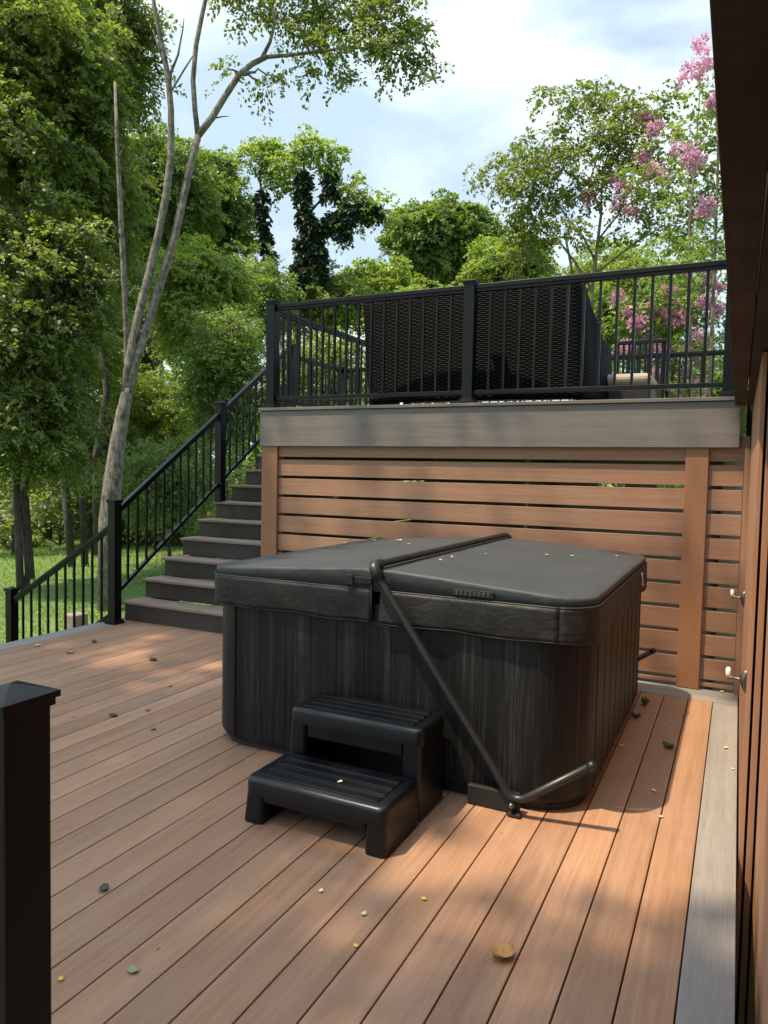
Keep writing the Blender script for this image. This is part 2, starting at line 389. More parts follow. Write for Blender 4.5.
fw = MB(); [fw.box(a_, b_, 8.90, 9.06, (GZ-.1 if k_ == 0 else 1.21), (1.205 if k_ == 0 else 1.40)) for k_, a_, b_ in ((0, -3.72, .5), (1, -3.72, -1.5), (1, -1.2, -.85), (1, -.55, .5))]; tag(fw.build('light_block_wall', M['paver'], bevel=.01), 'low block wall added to shut out bright greenery behind the space under the raised deck', 'wall')  # unseen wall added to keep the slat gaps dark, notched for bright glimpses
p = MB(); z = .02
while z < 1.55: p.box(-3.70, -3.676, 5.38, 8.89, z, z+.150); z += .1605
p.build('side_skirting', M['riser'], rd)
# ------------------------------------------------------------------ railings
def add_post(root, x, y, z0, z1, w=.084, skirt=True):
    p = MB(); p.box(x-w/2, x+w/2, y-w/2, y+w/2, z0, z1-.03); po = p.build('post', M['rail'], root, bevel=.004)
    c_ = MB(); c = w/2+.012
    c_.box(x-c+.006, x+c-.006, y-c+.006, y+c-.006, z1-.045, z1-.0305)
    c_.add([(x-c,y-c,z1-.030),(x+c,y-c,z1-.030),(x+c,y+c,z1-.030),(x-c,y+c,z1-.030),(x-c,y-c,z1-.018),(x+c,y-c,z1-.018),(x+c,y+c,z1-.018),(x-c,y+c,z1-.018),(x,y,z1)],
           [(0,3,2,1),(0,1,5,4),(1,2,6,5),(2,3,7,6),(3,0,4,7),(4,5,8),(5,6,8),(6,7,8),(7,4,8)])
    c_.build('post_cap', M['rail'], po, bevel=.0015)
    if skirt:
        s = MB(); q = w/2+.02; s.box(x-q, x+q, y-q, y+q, z0+.002, z0+.022); s.box(x-q+.008, x+q-.008, y-q+.008, y+q-.008, z0+.023, z0+.034)
        s.build('post_skirt', M['rail'], po, bevel=.003)
    return po
def add_run(root, a, b_, ztop_a, ztop_b, zbot_a, zbot_b, gap=.113, rw=.046):
    """a, b_: (x, y) ends between the posts; rails may slope"""
    a = Vector(a); b_ = Vector(b_)
    t = MB(); t.bar((a.x,a.y,ztop_a-.017), (b_.x,b_.y,ztop_b-.017), rw, .034); t.bar((a.x,a.y,ztop_a-.045), (b_.x,b_.y,ztop_b-.045), rw*.7, .024); t.build('top_rail', M['rail'], root, bevel=.003)
    t = MB(); t.bar((a.x,a.y,zbot_a), (b_.x,b_.y,zbot_b), .034, .032); t.build('bottom_rail', M['rail'], root, bevel=.003)
    ln = (b_-a).length; nb = max(1, int(round(ln/gap))-1)
    bal = None
    for i in range(nb):
        f = (i+1)/(nb+1); p = a+(b_-a)*f; z0 = zbot_a+(zbot_b-zbot_a)*f+.010; z1 = ztop_a+(ztop_b-ztop_a)*f-.045
        if bal is None:
            m_b = MB(); h_ = .0095; m_b.box(-h_, h_, -h_, h_, 0, z1-z0); bal = m_b.build('baluster', M['rail'], bevel=.0015, seg=1); o = bal
            hh = z1-z0
        else:
            o = bal.copy(); C.objects.link(o); o.scale.z = (z1-z0)/hh
        o.location = (p.x, p.y, z0); link(o, root)

RZ = 2.815
fr = thing('deck_railing', 'black metal railing along the front edge of the raised deck before the wicker sofa', 'railing', (-1.9, 5.27, UZ))
RY = 5.275
for x in (-3.655, -1.872, -.085): add_post(fr, x, RY, UZ, RZ+.045)
add_run(fr, (-3.613, RY), (-1.914, RY), RZ, RZ, UZ+.085, UZ+.085)
add_run(fr, (-1.83, RY), (-.127, RY), RZ, RZ, UZ+.085, UZ+.085)
sr = thing('deck_railing', 'black railing running back from the left corner post of the raised deck', 'railing', (-3.65, 6.4, UZ))
add_post(sr, -3.655, 7.40, UZ, RZ+.045)
add_run(sr, (-3.655, RY+.044), (-3.655, 7.357), RZ-.02, RZ-.02, UZ+.085, UZ+.085)
br = thing('deck_railing', 'black metal railing along the far rear edge of the raised deck, seen behind the seats', 'railing', (-2.4, 8.88, UZ))
for x in (-4.98, -3.35, -1.72, -.05): add_post(br, x, 8.88, UZ, RZ+.045)
for a, b_ in ((-4.94, -3.39), (-3.31, -1.76), (-1.68, -.09)): add_run(br, (a, 8.88), (b_, 8.88), RZ, RZ, UZ+.085, UZ+.085)
add_run(br, (-4.98, 7.65), (-4.98, 8.84), RZ, RZ, UZ+.085, UZ+.085)

# stair railing (left side of the flight that climbs to the raised deck)
SX = -4.98
st = thing('stair_railing', 'black metal railing climbing the left side of the grey brown staircase', 'railing', (SX, 6.2, 1))
add_post(st, SX, 4.78, 0, 1.125); add_post(st, SX, 6.24, 1.05, 2.12, skirt=False); add_post(st, SX, 7.60, UZ, 2.95)
sl = .69
def zr(y): return 1.045+sl*(y-4.83)
def zb(y): return .27+sl*(y-4.80)
add_run(st, (SX, 4.823), (SX, 6.197), zr(4.823), zr(6.197), zb(4.823), zb(6.197))
add_run(st, (SX, 6.283), (SX, 7.557), zr(6.283), zr(7.557), zb(6.283), zb(7.557))
# railing of the steps going down to the lawn
lr = thing('stair_railing', 'short black metal railing sloping down to the lawn from the deck corner', 'railing', (-5.7, 4.78, -.4))
add_post(lr, -6.34, 4.78, GZ+.02, .215, skirt=False)
add_run(lr, (-5.025, 4.78), (-6.297, 4.78), .885, .115, .075, -.69)
# near post at the bottom left
np_ = thing('railing_post', 'large near black post with pyramid cap at the lower left of the picture', 'post', (-1.02, .86, 0))
add_post(np_, -1.157, .868, 0, 1.010, w=.094)
# rail leaving the near post to the left (outside the picture)
nr = MB(); nr.bar((-1.20,.868,.93),(-2.9,.868,.93),.046,.034); nr.build('top_rail', M['rail'], np_, bevel=.003)
nr = MB(); nr.bar((-1.20,.868,.10),(-2.9,.868,.10),.034,.032); nr.build('bottom_rail', M['rail'], np_, bevel=.003)

# ------------------------------------------------------------------ stairs
stc = thing('staircase', 'grey brown composite staircase of eleven steps rising to the raised deck', 'staircase', (-4.4, 6.2, 0))
rise, run = .1755, .258
for k in range(1, 11):
    y = 4.94+run*(k-1); z = rise*k
    p = MB(); p.box(-5.045, -3.735, y-.022, y+.125, z-.025, z); p.box(-5.045, -3.735, y+.130, y+run+.0-.024, z-.025, z); p.build('tread', M['stair'], stc, bevel=.005)
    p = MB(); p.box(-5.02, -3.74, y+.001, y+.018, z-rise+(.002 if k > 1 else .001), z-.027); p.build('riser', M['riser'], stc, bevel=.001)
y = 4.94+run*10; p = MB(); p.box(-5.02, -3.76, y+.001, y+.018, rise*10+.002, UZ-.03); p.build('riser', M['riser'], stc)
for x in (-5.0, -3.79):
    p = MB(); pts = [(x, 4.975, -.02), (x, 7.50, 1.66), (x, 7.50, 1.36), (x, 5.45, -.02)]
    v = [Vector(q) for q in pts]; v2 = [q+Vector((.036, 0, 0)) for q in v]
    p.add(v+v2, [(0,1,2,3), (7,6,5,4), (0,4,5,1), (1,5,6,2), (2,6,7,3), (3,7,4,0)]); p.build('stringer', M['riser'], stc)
p = MB(); p.box(-5.12, -3.70, 4.99, 5.9, -.026, -.001); tag(p.build('stair_landing_pad', M['deck_grey_x']), kind='structure')
dst = thing('lawn_steps', 'grey steps descending from the left deck edge to the lawn', 'steps', (-5.6, 4.2, -.5))
for k in range(1, 6):
    x = DX0-.03-.27*k; z = -.18*k
    p = MB(); p.box(x, x+.275, 3.6, 4.72, z-.028, z); p.build('tread', M['stair'], dst, bevel=.004)
    p = MB(); p.box(x+.26, x+.274, 3.62, 4.70, z+.001, z+.15); p.build('riser', M['riser'], dst)

# ------------------------------------------------------------------ right-hand wall with its overhang
wl = thing('side_wall', 'brown wooden wall of upright boards with a dark overhang along the right edge', 'wall', (.1, 2.5, 0))
for (x0, x1, y0, y1) in ((.056, .073, 3.02, 5.20), (.082, .104, 3.02, 5.20)):
    p = MB(); p.box(x0, x1, y0, y1, GZ, 1.868); p.build('upright_board', M['wall'], wl, bevel=.002)
y = 3.0
while y > -1.4:
    p = MB(); p.box(.111, .150, y-.18, y, GZ, 1.868); p.build('upright_board', M['wall'], wl, bevel=.003); y -= .186
p = MB(); p.box(.024, .058, 5.225, 5.245, -.2, 1.60); p.build('upright_board', M['wall'], wl, bevel=.002)
p = MB(); p.box(.30, .32, -1.6, 5.5, GZ, 3.4); p.box(.071, .3, 3.06, 3.08, GZ, 1.868); p.box(.026, .3, 5.31, 5.33, GZ, 3.4); p.build('backing', M['void'], wl)  # near-black sheets paint the shade inside the gaps of the wall
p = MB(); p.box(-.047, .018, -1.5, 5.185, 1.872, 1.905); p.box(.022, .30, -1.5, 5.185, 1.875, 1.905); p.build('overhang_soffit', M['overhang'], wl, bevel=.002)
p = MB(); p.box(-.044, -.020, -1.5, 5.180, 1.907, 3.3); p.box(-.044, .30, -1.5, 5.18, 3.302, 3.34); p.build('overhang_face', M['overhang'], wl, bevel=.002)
def hook(y, z, sc, label):
    x = .050; h_ = thing('wall_hook', label, 'hook', (x, y, z), 'metal hooks on the side wall')
    p = MB()
    p.tube([(x+.006,y,z-.05*sc),(x+.003,y,z-.03*sc),(x-.004,y,z),(x+.003,y,z+.026*sc),(x+.006,y,z+.036*sc)], [.006*sc,.013*sc,.016*sc,.012*sc,.006*sc], 12); a_ = p.build('base_plate', M['hook'], h_, smooth=True)
    p = MB(); p.tube([(x,y,z),(x-.022*sc,y,z-.002),(x-.045*sc,y,z),(x-.060*sc,y,z)], [.010*sc,.006*sc,.006*sc,.008*sc], 12); p.build('arm', M['hook'], h_, smooth=True)
    p = MB(); p.tube([(x-.056*sc,y,z+.002),(x-.058*sc,y,z+.012*sc),(x-.058*sc,y,z+.034*sc),(x-.057*sc,y,z+.039*sc)], [.007*sc,.009*sc,.009*sc,.004*sc], 12); p.build('tip', M['white'], h_, smooth=True)
hook(3.06, .645, 1.0, 'nearer metal hook with white tip on the side wall, just above the deck border')
hook(4.68, .72, 1.05, 'smaller farther metal hook with white tip, higher up in front of the slatted screen end')

# ------------------------------------------------------------------ hot tub
TX0, TX1, TY0, TY1 = -2.45, -.515, 2.945, 4.925
def rrect(x0, x1, y0, y1, r, n=8, sub=14):
    pts = []
    for cx, cy, a0 in ((x1-r, y0+r, -90), (x1-r, y1-r, 0), (x0+r, y1-r, 90), (x0+r, y0+r, 180)):
        arc = [(cx+r*math.cos(math.radians(a0+90*i/n)), cy+r*math.sin(math.radians(a0+90*i/n))) for i in range(n+1)]
        if pts:
            p0 = pts[-1]; p1 = arc[0]
            pts += [(p0[0]+(p1[0]-p0[0])*i/sub, p0[1]+(p1[1]-p0[1])*i/sub) for i in range(1, sub)]
        pts += arc
    p0 = pts[-1]; p1 = pts[0]
    pts += [(p0[0]+(p1[0]-p0[0])*i/sub, p0[1]+(p1[1]-p0[1])*i/sub) for i in range(1, sub)]
    return pts
def loft(mb, rings, closed_top=False, closed_bot=False):
    n = len(rings[0]); v = [p for r in rings for p in r]; fs = []
    for i in range(len(rings)-1):
        for k in range(n): fs.append((i*n+k, i*n+(k+1) % n, (i+1)*n+(k+1) % n, (i+1)*n+k))
    if closed_top: fs.append(tuple(range((len(rings)-1)*n, len(rings)*n)))
    if closed_bot: fs.append(tuple(range(n))[::-1])
    mb.add(v, fs, .5)
tub = thing('hot_tub', 'square hot tub with charcoal wood-grain cabinet standing on the brown deck', 'hot tub', ((TX0+TX1)/2, (TY0+TY1)/2, 0))
p = MB(); R_ = .24
rings = []
for z, ins in ((.03, .016), (.05, .004), (.07, 0), (.70, 0), (.80, .004)):
    rings.append([(x, y, z) for x, y in rrect(TX0+ins, TX1-ins, TY0+ins, TY1-ins, R_)])
loft(p, rings, True, True); o = p.build('cabinet', M['cabinet'], tub); smooth_angle(o, 50)
p = MB(); loft(p, [[(x, y, z) for x, y in rrect(TX0+.03, TX1-.03, TY0+.03, TY1-.03, R_-.02)] for z in (.002, .034)], True, True); o = p.build('base_pan', M['black'], tub); smooth_angle(o)
# seams between the flat panels and the curved corner panels
def seam(x, y, w, horiz):
    p = MB()
    if horiz: p.box(x-w/2, x+w/2, y-.003, y+.003, .055, .73)
    else: p.box(x-.003, x+.003, y-w/2, y+w/2, .055, .73)
    p.build('panel_seam', M['void'], tub)
for x in (TX0+.20, TX1-.30):
    seam(x, TY0, .007, True); seam(x, TY1, .007, True)
for y in (TY0+.25, TY1-.25): seam(TX1, y, .007, False); seam(TX0, y, .007, False)
for x in np.linspace(TX0+.36, TX1-.44, 9): seam(float(x), TY0+.0012, .0025, True)
for y in np.linspace(TY0+.45, TY1-.45, 7): seam(TX1-.0012, float(y), .0025, False)
p = MB()
for i in range(4): p.box(TX1-.25+i*.001, TX1-.25+i*.001+.0005, 0, 0, 0, 0)
# cover lifter: one bent tube that runs across the cover and down both sides, with a foot on each side
def fillet(pts, r, n=6):
    out_ = [Vector(pts[0])]
    for i in range(1, len(pts)-1):
        a, b_, c = Vector(pts[i-1]), Vector(pts[i]), Vector(pts[i+1])
        d1 = (a-b_).normalized(); d2 = (c-b_).normalized(); rr = min(r, (a-b_).length*.45, (c-b_).length*.45)
        s, e = b_+d1*rr, b_+d2*rr
        for k in range(n+1):
            t = k/n; out_.append(s*(1-t)**2+b_*2*t*(1-t)+e*t*t)
    out_.append(Vector(pts[-1])); return out_
FYL, BYL, FX = 2.878, 4.985, -1.452
p = MB()
path = fillet([(-.468,FYL,.275), (-.775,FYL,.052), (FX+.0,FYL,.985), (FX,BYL,.985), (-.775,BYL,.052), (-.452,BYL,.285)], .07)
p.tube(path, .0165, 14); lif = p.build('cover_lifter', M['tube'], tub, smooth=True)
p = MB(); p.tube(fillet([(FX+.045,FYL,.925),(FX+.003,FYL,.985),(FX,FYL+.09,.985)], .05), .0235, 14); p.build('elbow_sleeve', M['tube'], lif, smooth=True)
p = MB(); p.tube([(FX+.035,FYL+.07,.972),(FX+.03,BYL-.05,.972)], .004, 8); p.build('tension_cord', M['black'], lif)
for yy, s in ((FYL, 1), (BYL, -1)):
    p = MB(); p.box(-.985, -.76, yy+.016*s if s > 0 else yy-.022, yy+.045 if s > 0 else yy-.016, .004, .085); p.box(-.80, -.745, min(yy-.02*s, yy+.014*s), max(yy-.02*s, yy+.014*s), .004, .018)
    p.build('lifter_foot', M['black'], lif, bevel=.004)
    p = MB(); p.tube([(-.783,yy-.030*s,.05),(-.783,yy-.022*s,.05),(-.783,yy+.03*s,.05)], [.008,.0125,.0125], 12); p.build('pivot_bolt', M['hook'], lif, smooth=True)
    p = MB(); e_ = Vector((-.468,yy,.275)) if s > 0 else Vector((-.452,yy,.285)); dd = Vector((.81,0,.59)); p.tube([e_-dd*.02, e_+dd*.004, e_+dd*.010], [.0185,.0185,.009], 14); p.build('end_cap', M['tube'], lif, smooth=True)

# cover
cov = thing('spa_cover', 'dark grey vinyl cover with folded skirt lying over the hot tub', 'hot tub cover', (-1.48, 3.93, .72))
CX0, CX1, CY0, CY1 = TX0+.008, TX1+.012, TY0-.018, TY1+.02
def topz(x): return .905+.063*(1-min(1, abs(x-FX)/.97))
from mathutils import noise as mn
def wob(x, y, z, a, s=6): return a*mn.noise(Vector((x*s, y*s, z*s)))
p = MB(); rings = []
ol = rrect(CX0, CX1, CY0, CY1, .17, 8, 30)
ol_mid = ((CX0+CX1)/2, (CY0+CY1)/2)
def shrink(k_, off=0):
    return [(ol_mid[0]+(x-ol_mid[0])*k_, ol_mid[1]+(y-ol_mid[1])*k_) for x, y in ol]
for k_, dz in ((.985, -99), (.999, -98), (1.0, -.013), (.9985, -.004), (.992, 0), (.95, 0), (.85, 0), (.7, 0), (.5, 0), (.3, 0), (.12, 0), (.01, 0)):
    r = []
    for x, y in shrink(k_):
        if dz == -99: z = .858
        elif dz == -98: z = .866
        else:
            z = topz(x)+dz + (wob(x, y, 0, .0035, 3)+wob(x, y, 5, .0012, 14) if dz == 0 else 0)
            crease = abs(x-FX)
            if crease < .05: z -= .010*(1-crease/.05)
        r.append((x, y, z))
    rings.append(r)
loft(p, rings, True, True); o = p.build('cover_panel', M['cover'], cov, smooth=True)
# piping between foam part and skirt
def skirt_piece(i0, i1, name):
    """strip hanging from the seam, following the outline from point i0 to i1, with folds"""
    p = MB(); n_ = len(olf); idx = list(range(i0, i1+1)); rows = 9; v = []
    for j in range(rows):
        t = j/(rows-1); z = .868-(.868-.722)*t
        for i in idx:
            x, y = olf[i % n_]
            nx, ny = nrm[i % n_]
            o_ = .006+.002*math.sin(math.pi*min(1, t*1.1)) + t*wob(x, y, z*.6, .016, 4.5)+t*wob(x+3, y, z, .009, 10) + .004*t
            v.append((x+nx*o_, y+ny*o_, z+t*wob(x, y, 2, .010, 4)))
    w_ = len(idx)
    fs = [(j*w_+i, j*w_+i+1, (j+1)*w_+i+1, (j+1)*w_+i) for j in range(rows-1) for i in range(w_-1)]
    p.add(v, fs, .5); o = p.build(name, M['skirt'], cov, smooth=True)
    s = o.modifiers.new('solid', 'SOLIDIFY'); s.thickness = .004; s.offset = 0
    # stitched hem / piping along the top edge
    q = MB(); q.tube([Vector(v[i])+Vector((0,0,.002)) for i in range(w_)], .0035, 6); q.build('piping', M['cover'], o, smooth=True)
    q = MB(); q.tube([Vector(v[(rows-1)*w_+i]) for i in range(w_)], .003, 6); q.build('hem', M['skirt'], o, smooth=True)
olf = rrect(CX0, CX1, CY0, CY1, .17, 12, 70)
nrm = []
for i in range(len(olf)):
    a = Vector(olf[i-1]); b_ = Vector(olf[(i+1) % len(olf)]); d_ = (b_-a).normalized(); nrm.append((d_.y, -d_.x))
# indices: corner arcs 13 pts, edges 69: front edge is the last 69 points before index 0
N_ = len(olf)
fx_i = min(range(N_), key=lambda i: (olf[i][0]-FX)**2+(olf[i][1]-CY0)**2)
bx_i = min(range(N_), key=lambda i: (olf[i][0]-FX)**2+(olf[i][1]-CY1)**2)
c1_i = min(range(N_), key=lambda i: (olf[i][0]-(CX1-.13))**2+(olf[i][1]-CY0)**2)
c4_i = min(range(N_), key=lambda i: (olf[i][0]-CX0)**2+(olf[i][1]-(CY0+.17))**2)
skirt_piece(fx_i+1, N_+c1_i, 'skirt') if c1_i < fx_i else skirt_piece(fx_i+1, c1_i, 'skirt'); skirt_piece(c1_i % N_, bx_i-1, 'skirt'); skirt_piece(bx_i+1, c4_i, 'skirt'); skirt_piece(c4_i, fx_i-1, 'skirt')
# strap and buckle left of the fold, grab handle on the right half, care tag on the right side
p = MB(); p.box(-1.60, -1.47, CY0-.016, CY0-.004, .895, .925); o = p.build('strap', M['skirt'], cov, bevel=.003)
p = MB(); p.box(-1.60, -1.56, CY0-.024, CY0-.014, .888, .932); p.build('buckle', M['black'], o, bevel=.003)
p = MB(); p.box(-1.478, -1.468, CY0-.012, CY0-.003, .73, .945); p.build('fold_seam', M['black'], cov)
p = MB(); p.box(-1.08, -.90, CY0-.011, CY0-.003, .880, .912); o = p.build('grab_handle', M['skirt'], cov, bevel=.003)
p = MB()
for i in range(8): p.box(-1.07+i*.020, -1.056+i*.020, CY0-.014, CY0-.0105, .887, .905)
p.build('handle_stitching', M['cover'], o, bevel=.001)
p = MB(); yt = 4.40; xt = CX1+.020
p.add([(xt,yt,.855),(xt,yt+.062,.850),(xt+.008,yt+.052,.775),(xt+.008,yt-.010,.780)], [(0,1,2,3)]); p.add([(xt-.002,yt,.855),(xt-.002,yt+.062,.850),(xt+.006,yt+.052,.775),(xt+.006,yt-.010,.780)], [(3,2,1,0)])
o = p.build('care_tag', M['white'], cov)
p = MB(); p.add([(xt+.0060,yt+.012,.836),(xt+.0060,yt+.044,.833),(xt+.0080,yt+.040,.812),(xt+.0080,yt+.008,.815)], [(0,1,2,3)])
p.add([(xt+.0085,yt+.006,.803),(xt+.0085,yt+.040,.800),(xt+.0095,yt+.038,.792),(xt+.0095,yt+.004,.795)], [(0,1,2,3)]); p.build('tag_print', M['ink'], o)

# ------------------------------------------------------------------ plastic spa steps
sp = thing('spa_steps', 'black plastic two-tier step standing in front of the hot tub', 'steps', (-1.41, 2.62, 0))
X0, X1 = -1.722, -1.098
def slab(x0, x1, y0, y1, z0, z1, r, name):
    p = MB(); rings = []
    for z, ins in ((z0, .0), (z1-.018, 0), (z1-.006, .004), (z1, .014)):
        rings.append([(x, y, z) for x, y in rrect(x0+ins, x1-ins, y0+ins, y1-ins, r, 6, 2)])
    loft(p, rings, True, True); o = p.build(name, M['plastic'], sp); smooth_angle(o, 55); return o
def tread_ribs(o, x0, x1, y0, y1, z):
    nb = 4
    for i in range(nb):
        w = (y1-y0-.06)/nb; ya = y0+.03+i*w
        p = MB(); p.box(x0+.05, x1-.05, ya+.008, ya+w-.008, z-.002, z+.0055); p.build('tread_rib', M['plastic'], o, bevel=.002)
    for i in range(1, nb):
        w = (y1-y0-.06)/nb; ya = y0+.03+i*w
        p = MB(); p.box(x0+.055, x1-.055, ya-.0055, ya+.0055, z-.001, z+.0006); p.build('groove', M['black'], o)
o = slab(X0, X1, 2.325, 2.635, .115, .182, .035, 'lower_tread'); tread_ribs(o, X0, X1, 2.325, 2.635, .182)
o = slab(X0-.002, X1+.002, 2.645, 2.915, .305, .372, .035, 'upper_tread'); tread_ribs(o, X0, X1, 2.645, 2.915, .372)
def leg(x0, x1, y0, y1, z0, z1, fl=0.0):
    p = MB(); rings = []
    for z, e in ((z0, fl), (z0+.01, fl), (z1, 0)):
        rings.append([(x, y, z) for x, y in rrect(x0-(e if x0 < -1.4 else 0), x1+(e if x1 > -1.4 else 0), y0-e, y1, .02, 4, 2)])
    loft(p, rings, True, True); o = p.build('side_panel', M['plastic'], sp); smooth_angle(o, 50)
leg(X0+.004, X0+.085, 2.330, 2.640, .002, .125, .008); leg(X1-.085, X1-.004, 2.330, 2.640, .002, .125, .008)
leg(X0+.004, X0+.085, 2.641, 2.910, .002, .315, .006); leg(X1-.085, X1-.004, 2.641, 2.910, .002, .315, .006)
p = MB(); p.box(X0+.07, X1-.07, 2.895, 2.905, .002, .31); p.build('back_panel', M['plastic'], sp)
p = MB(); p.box(X0+.087, X1-.087, 2.334, 2.35, .088, .117); p.build('front_lip', M['plastic'], sp, bevel=.005)
p = MB(); p.box(X0+.087, X1-.087, 2.652, 2.668, .25, .307); p.build('front_lip', M['plastic'], sp, bevel=.005)

# ------------------------------------------------------------------ wicker furniture on the raised deck
def uvset(o, uvs):
    l = o.data.uv_layers.new(name='UVMap')
    for lp in o.data.loops: l.data[lp.index].uv = uvs[lp.vertex_index]
def wicker_seat(x0, x1, y, label, bow=.10, flareL=.12, flareR=.12):
    root = thing('wicker_sofa', label, 'sofa', ((x0+x1)/2, y+.3, UZ), None)
    # back shell: curved in plan, leaning outwards towards the top, wrapping into the arms
    n_, mrows = 90, 22; v = []; uv = []
    W = x1-x0
    for j in range(mrows+1):
        tz = j/mrows
        for i in range(n_+1):
            u = i/n_*2-1
            lean = .02*tz
            side = max(0, abs(u)-.86)/.14
            xx = (x0+x1)/2+(u if abs(u) < .86 else math.copysign(.86+.10*math.sin(side*math.pi/2), u))*W/2
            yy = y-bow*(1-u*u)+.0+lean + (0 if side == 0 else .75*side**1.3)
            top = .995 if side < .25 else .995-.42*min(1, (side-.25)/.35)
            z = UZ+.05+top*tz*.86+.012*math.sin(u*16)*tz*tz*.3
            xx += (flareR if u > 0 else flareL)*u*abs(u)*tz*(1 if side < .5 else .5)*.9
            v.append((xx, yy, z)); uv.append((u*W/2*1.0+side*.5*math.copysign(1, u), tz*.95))
    p = MB(); w_ = n_+1
    p.add(v, [(j*w_+i, j*w_+i+1, (j+1)*w_+i+1, (j+1)*w_+i) for j in range(mrows) for i in range(n_)], .5)
    o = p.build('woven_shell', M['wicker'], root, smooth=True); uvset(o, uv)
    s = o.modifiers.new('solid', 'SOLIDIFY'); s.thickness = .035; s.offset = 1
    p = MB(); p.tube([v[mrows*w_+i] for i in range(w_)], .024, 8); p.build('rim', M['wicker'], root, smooth=True)
    p = MB(); p.box(x0+.12, x1-.12, y+.02, y+.72, UZ+.12, UZ+.30); p.build('seat_frame', M['black'], root, bevel=.02)
    p = MB(); p.box(x0+.14, x1-.13, y+.04, y+.80, UZ+.30, UZ+.44); p.build('seat_cushion', M['cushion'], root, bevel=.04, seg=4)
    p = MB(); p.box(x0+.16, x1-.15, y+.0, y+.15, UZ+.42, UZ+.80); p.build('back_cushion', M['cushion'], root, bevel=.05, seg=4)
    for a, b_ in ((x0+.15, y+.0), (x1-.15, y+.0), (x0+.15, y+.66), (x1-.15, y+.66)):
        p = MB(); p.tube([(a,b_,UZ+.001),(a,b_,UZ+.13)], [.022,.028], 10); p.build('leg', M['black'], root)
wicker_seat(-2.97, -.96, 5.60, 'long dark wicker sofa with high curved back behind the upper railing', bow=.10, flareL=.13, flareR=-.10)
# low ottoman with pale cushion and a small metal grill table farther back
ot = thing('footstool', 'low footstool with pale cushion beyond the right end of the wicker sofa', 'footstool', (-.86, 6.35, UZ))
p = MB(); p.box(-1.13, -.66, 6.12, 6.60, UZ+.05, UZ+.20); p.build('base', M['black'], ot, bevel=.02)
p = MB(); p.box(-1.14, -.655, 6.11, 6.61, UZ+.202, UZ+.30); p.build('cushion', M['cushion'], ot, bevel=.05, seg=4)
tb = thing('patio_chair', 'small dark slatted metal chair by the rear railing of the raised deck', 'chair', (-.95, 8.3, UZ))
p = MB()
for i in range(9): p.box(-1.22+i*.055, -1.195+i*.055, 8.06, 8.08, UZ+.42, UZ+.86)
p.box(-1.25, -.73, 8.05, 8.09, UZ+.86, UZ+.90); p.build('backrest', M['rail'], tb, bevel=.004)
p = MB(); p.box(-1.25, -.73, 8.08, 8.52, UZ+.40, UZ+.43); p.build('seat', M['rail'], tb, bevel=.004)
for a in (-1.23, -.75):
    for b_ in (8.09, 8.5):
        p = MB(); p.box(a-.014, a+.014, b_-.014, b_+.014, UZ+.001, UZ+(.86 if b_ < 8.2 else .40)); p.build('leg', M['rail'], tb)

# ------------------------------------------------------------------ trees
class Leaves:
    def __init__(s): s.P = []; s.r = []
    def sprays(s, centers, radii, per, length, width, leaf, seed, droop=.25, flat=.5, spread=1.0, tone=(0, 1)):
        """centers: (n,3) twig roots; each gets a spray of leaves along a short arching axis"""
        g_ = np.random.default_rng(seed); n_ = len(centers); c = np.repeat(centers, per, 0)
        a = g_.normal(size=(n_, 3)); a[:, 2] = a[:, 2]*.5-.15; a += radii; a /= np.linalg.norm(a, axis=1)[:, None]
        up = np.array([0, 0, 1.0])+g_.normal(size=(n_, 3))*.35
        side = np.cross(a, up); side /= np.linalg.norm(side, axis=1)[:, None]+1e-9
        A = np.repeat(a, per, 0); S = np.repeat(side, per, 0); N = n_*per
        t_ = g_.random(N); sg = np.sign(g_.random(N)-.5)
        off = sg*(g_.random(N)**.7)*width*(1.05-.75*t_)
        pos = c+A*(t_*length)[:, None]+S*off[:, None]+g_.normal(size=(N, 3))*length*.07*flat
        pos[:, 2] -= droop*length*t_**2
        d_ = A*.5+S*sg[:, None]*.9+g_.normal(size=(N, 3))*.35*spread; d_[:, 2] -= droop; d_ /= np.linalg.norm(d_, axis=1)[:, None]
        nn = g_.normal(size=(N, 3))*.55+np.array([0, 0, 1.0]); w_ = np.cross(d_, nn); w_ /= np.linalg.norm(w_, axis=1)[:, None]+1e-9
        L_ = leaf*(.6+.8*g_.random(N)); Wd = L_*.30
        q = np.stack([pos, pos+d_*(L_*.5)[:, None]+w_*Wd[:, None], pos+d_*L_[:, None], pos+d_*(L_*.45)[:, None]-w_*Wd[:, None]], 1)
        s.P.append(q.reshape(-1, 3))
        base_t = np.repeat(g_.random(n_), per)
        s.r.append(tone[0]+(tone[1]-tone[0])*np.clip(.6*base_t+.4*g_.random(N), 0, 1))
    def build(s, name, mat, parent=None):
        P = np.concatenate(s.P).astype(np.float32); n_ = len(P)//4
        me = bpy.data.meshes.new(name); me.vertices.add(len(P)); me.vertices.foreach_set('co', P.ravel())
        me.loops.add(n_*4); me.loops.foreach_set('vertex_index', np.arange(n_*4, dtype=np.int32))
        me.polygons.add(n_); me.polygons.foreach_set('loop_start', np.arange(n_, dtype=np.int32)*4); me.polygons.foreach_set('loop_total', np.full(n_, 4, dtype=np.int32))
        a = me.attributes.new('rnd', 'FLOAT', 'FACE'); a.data.foreach_set('value', np.concatenate(s.r).astype(np.float32))
        me.materials.append(mat); me.update(calc_edges=True)
        o = bpy.data.objects.new(name, me); C.objects.link(o)
        if parent: link(o, parent)
        return o
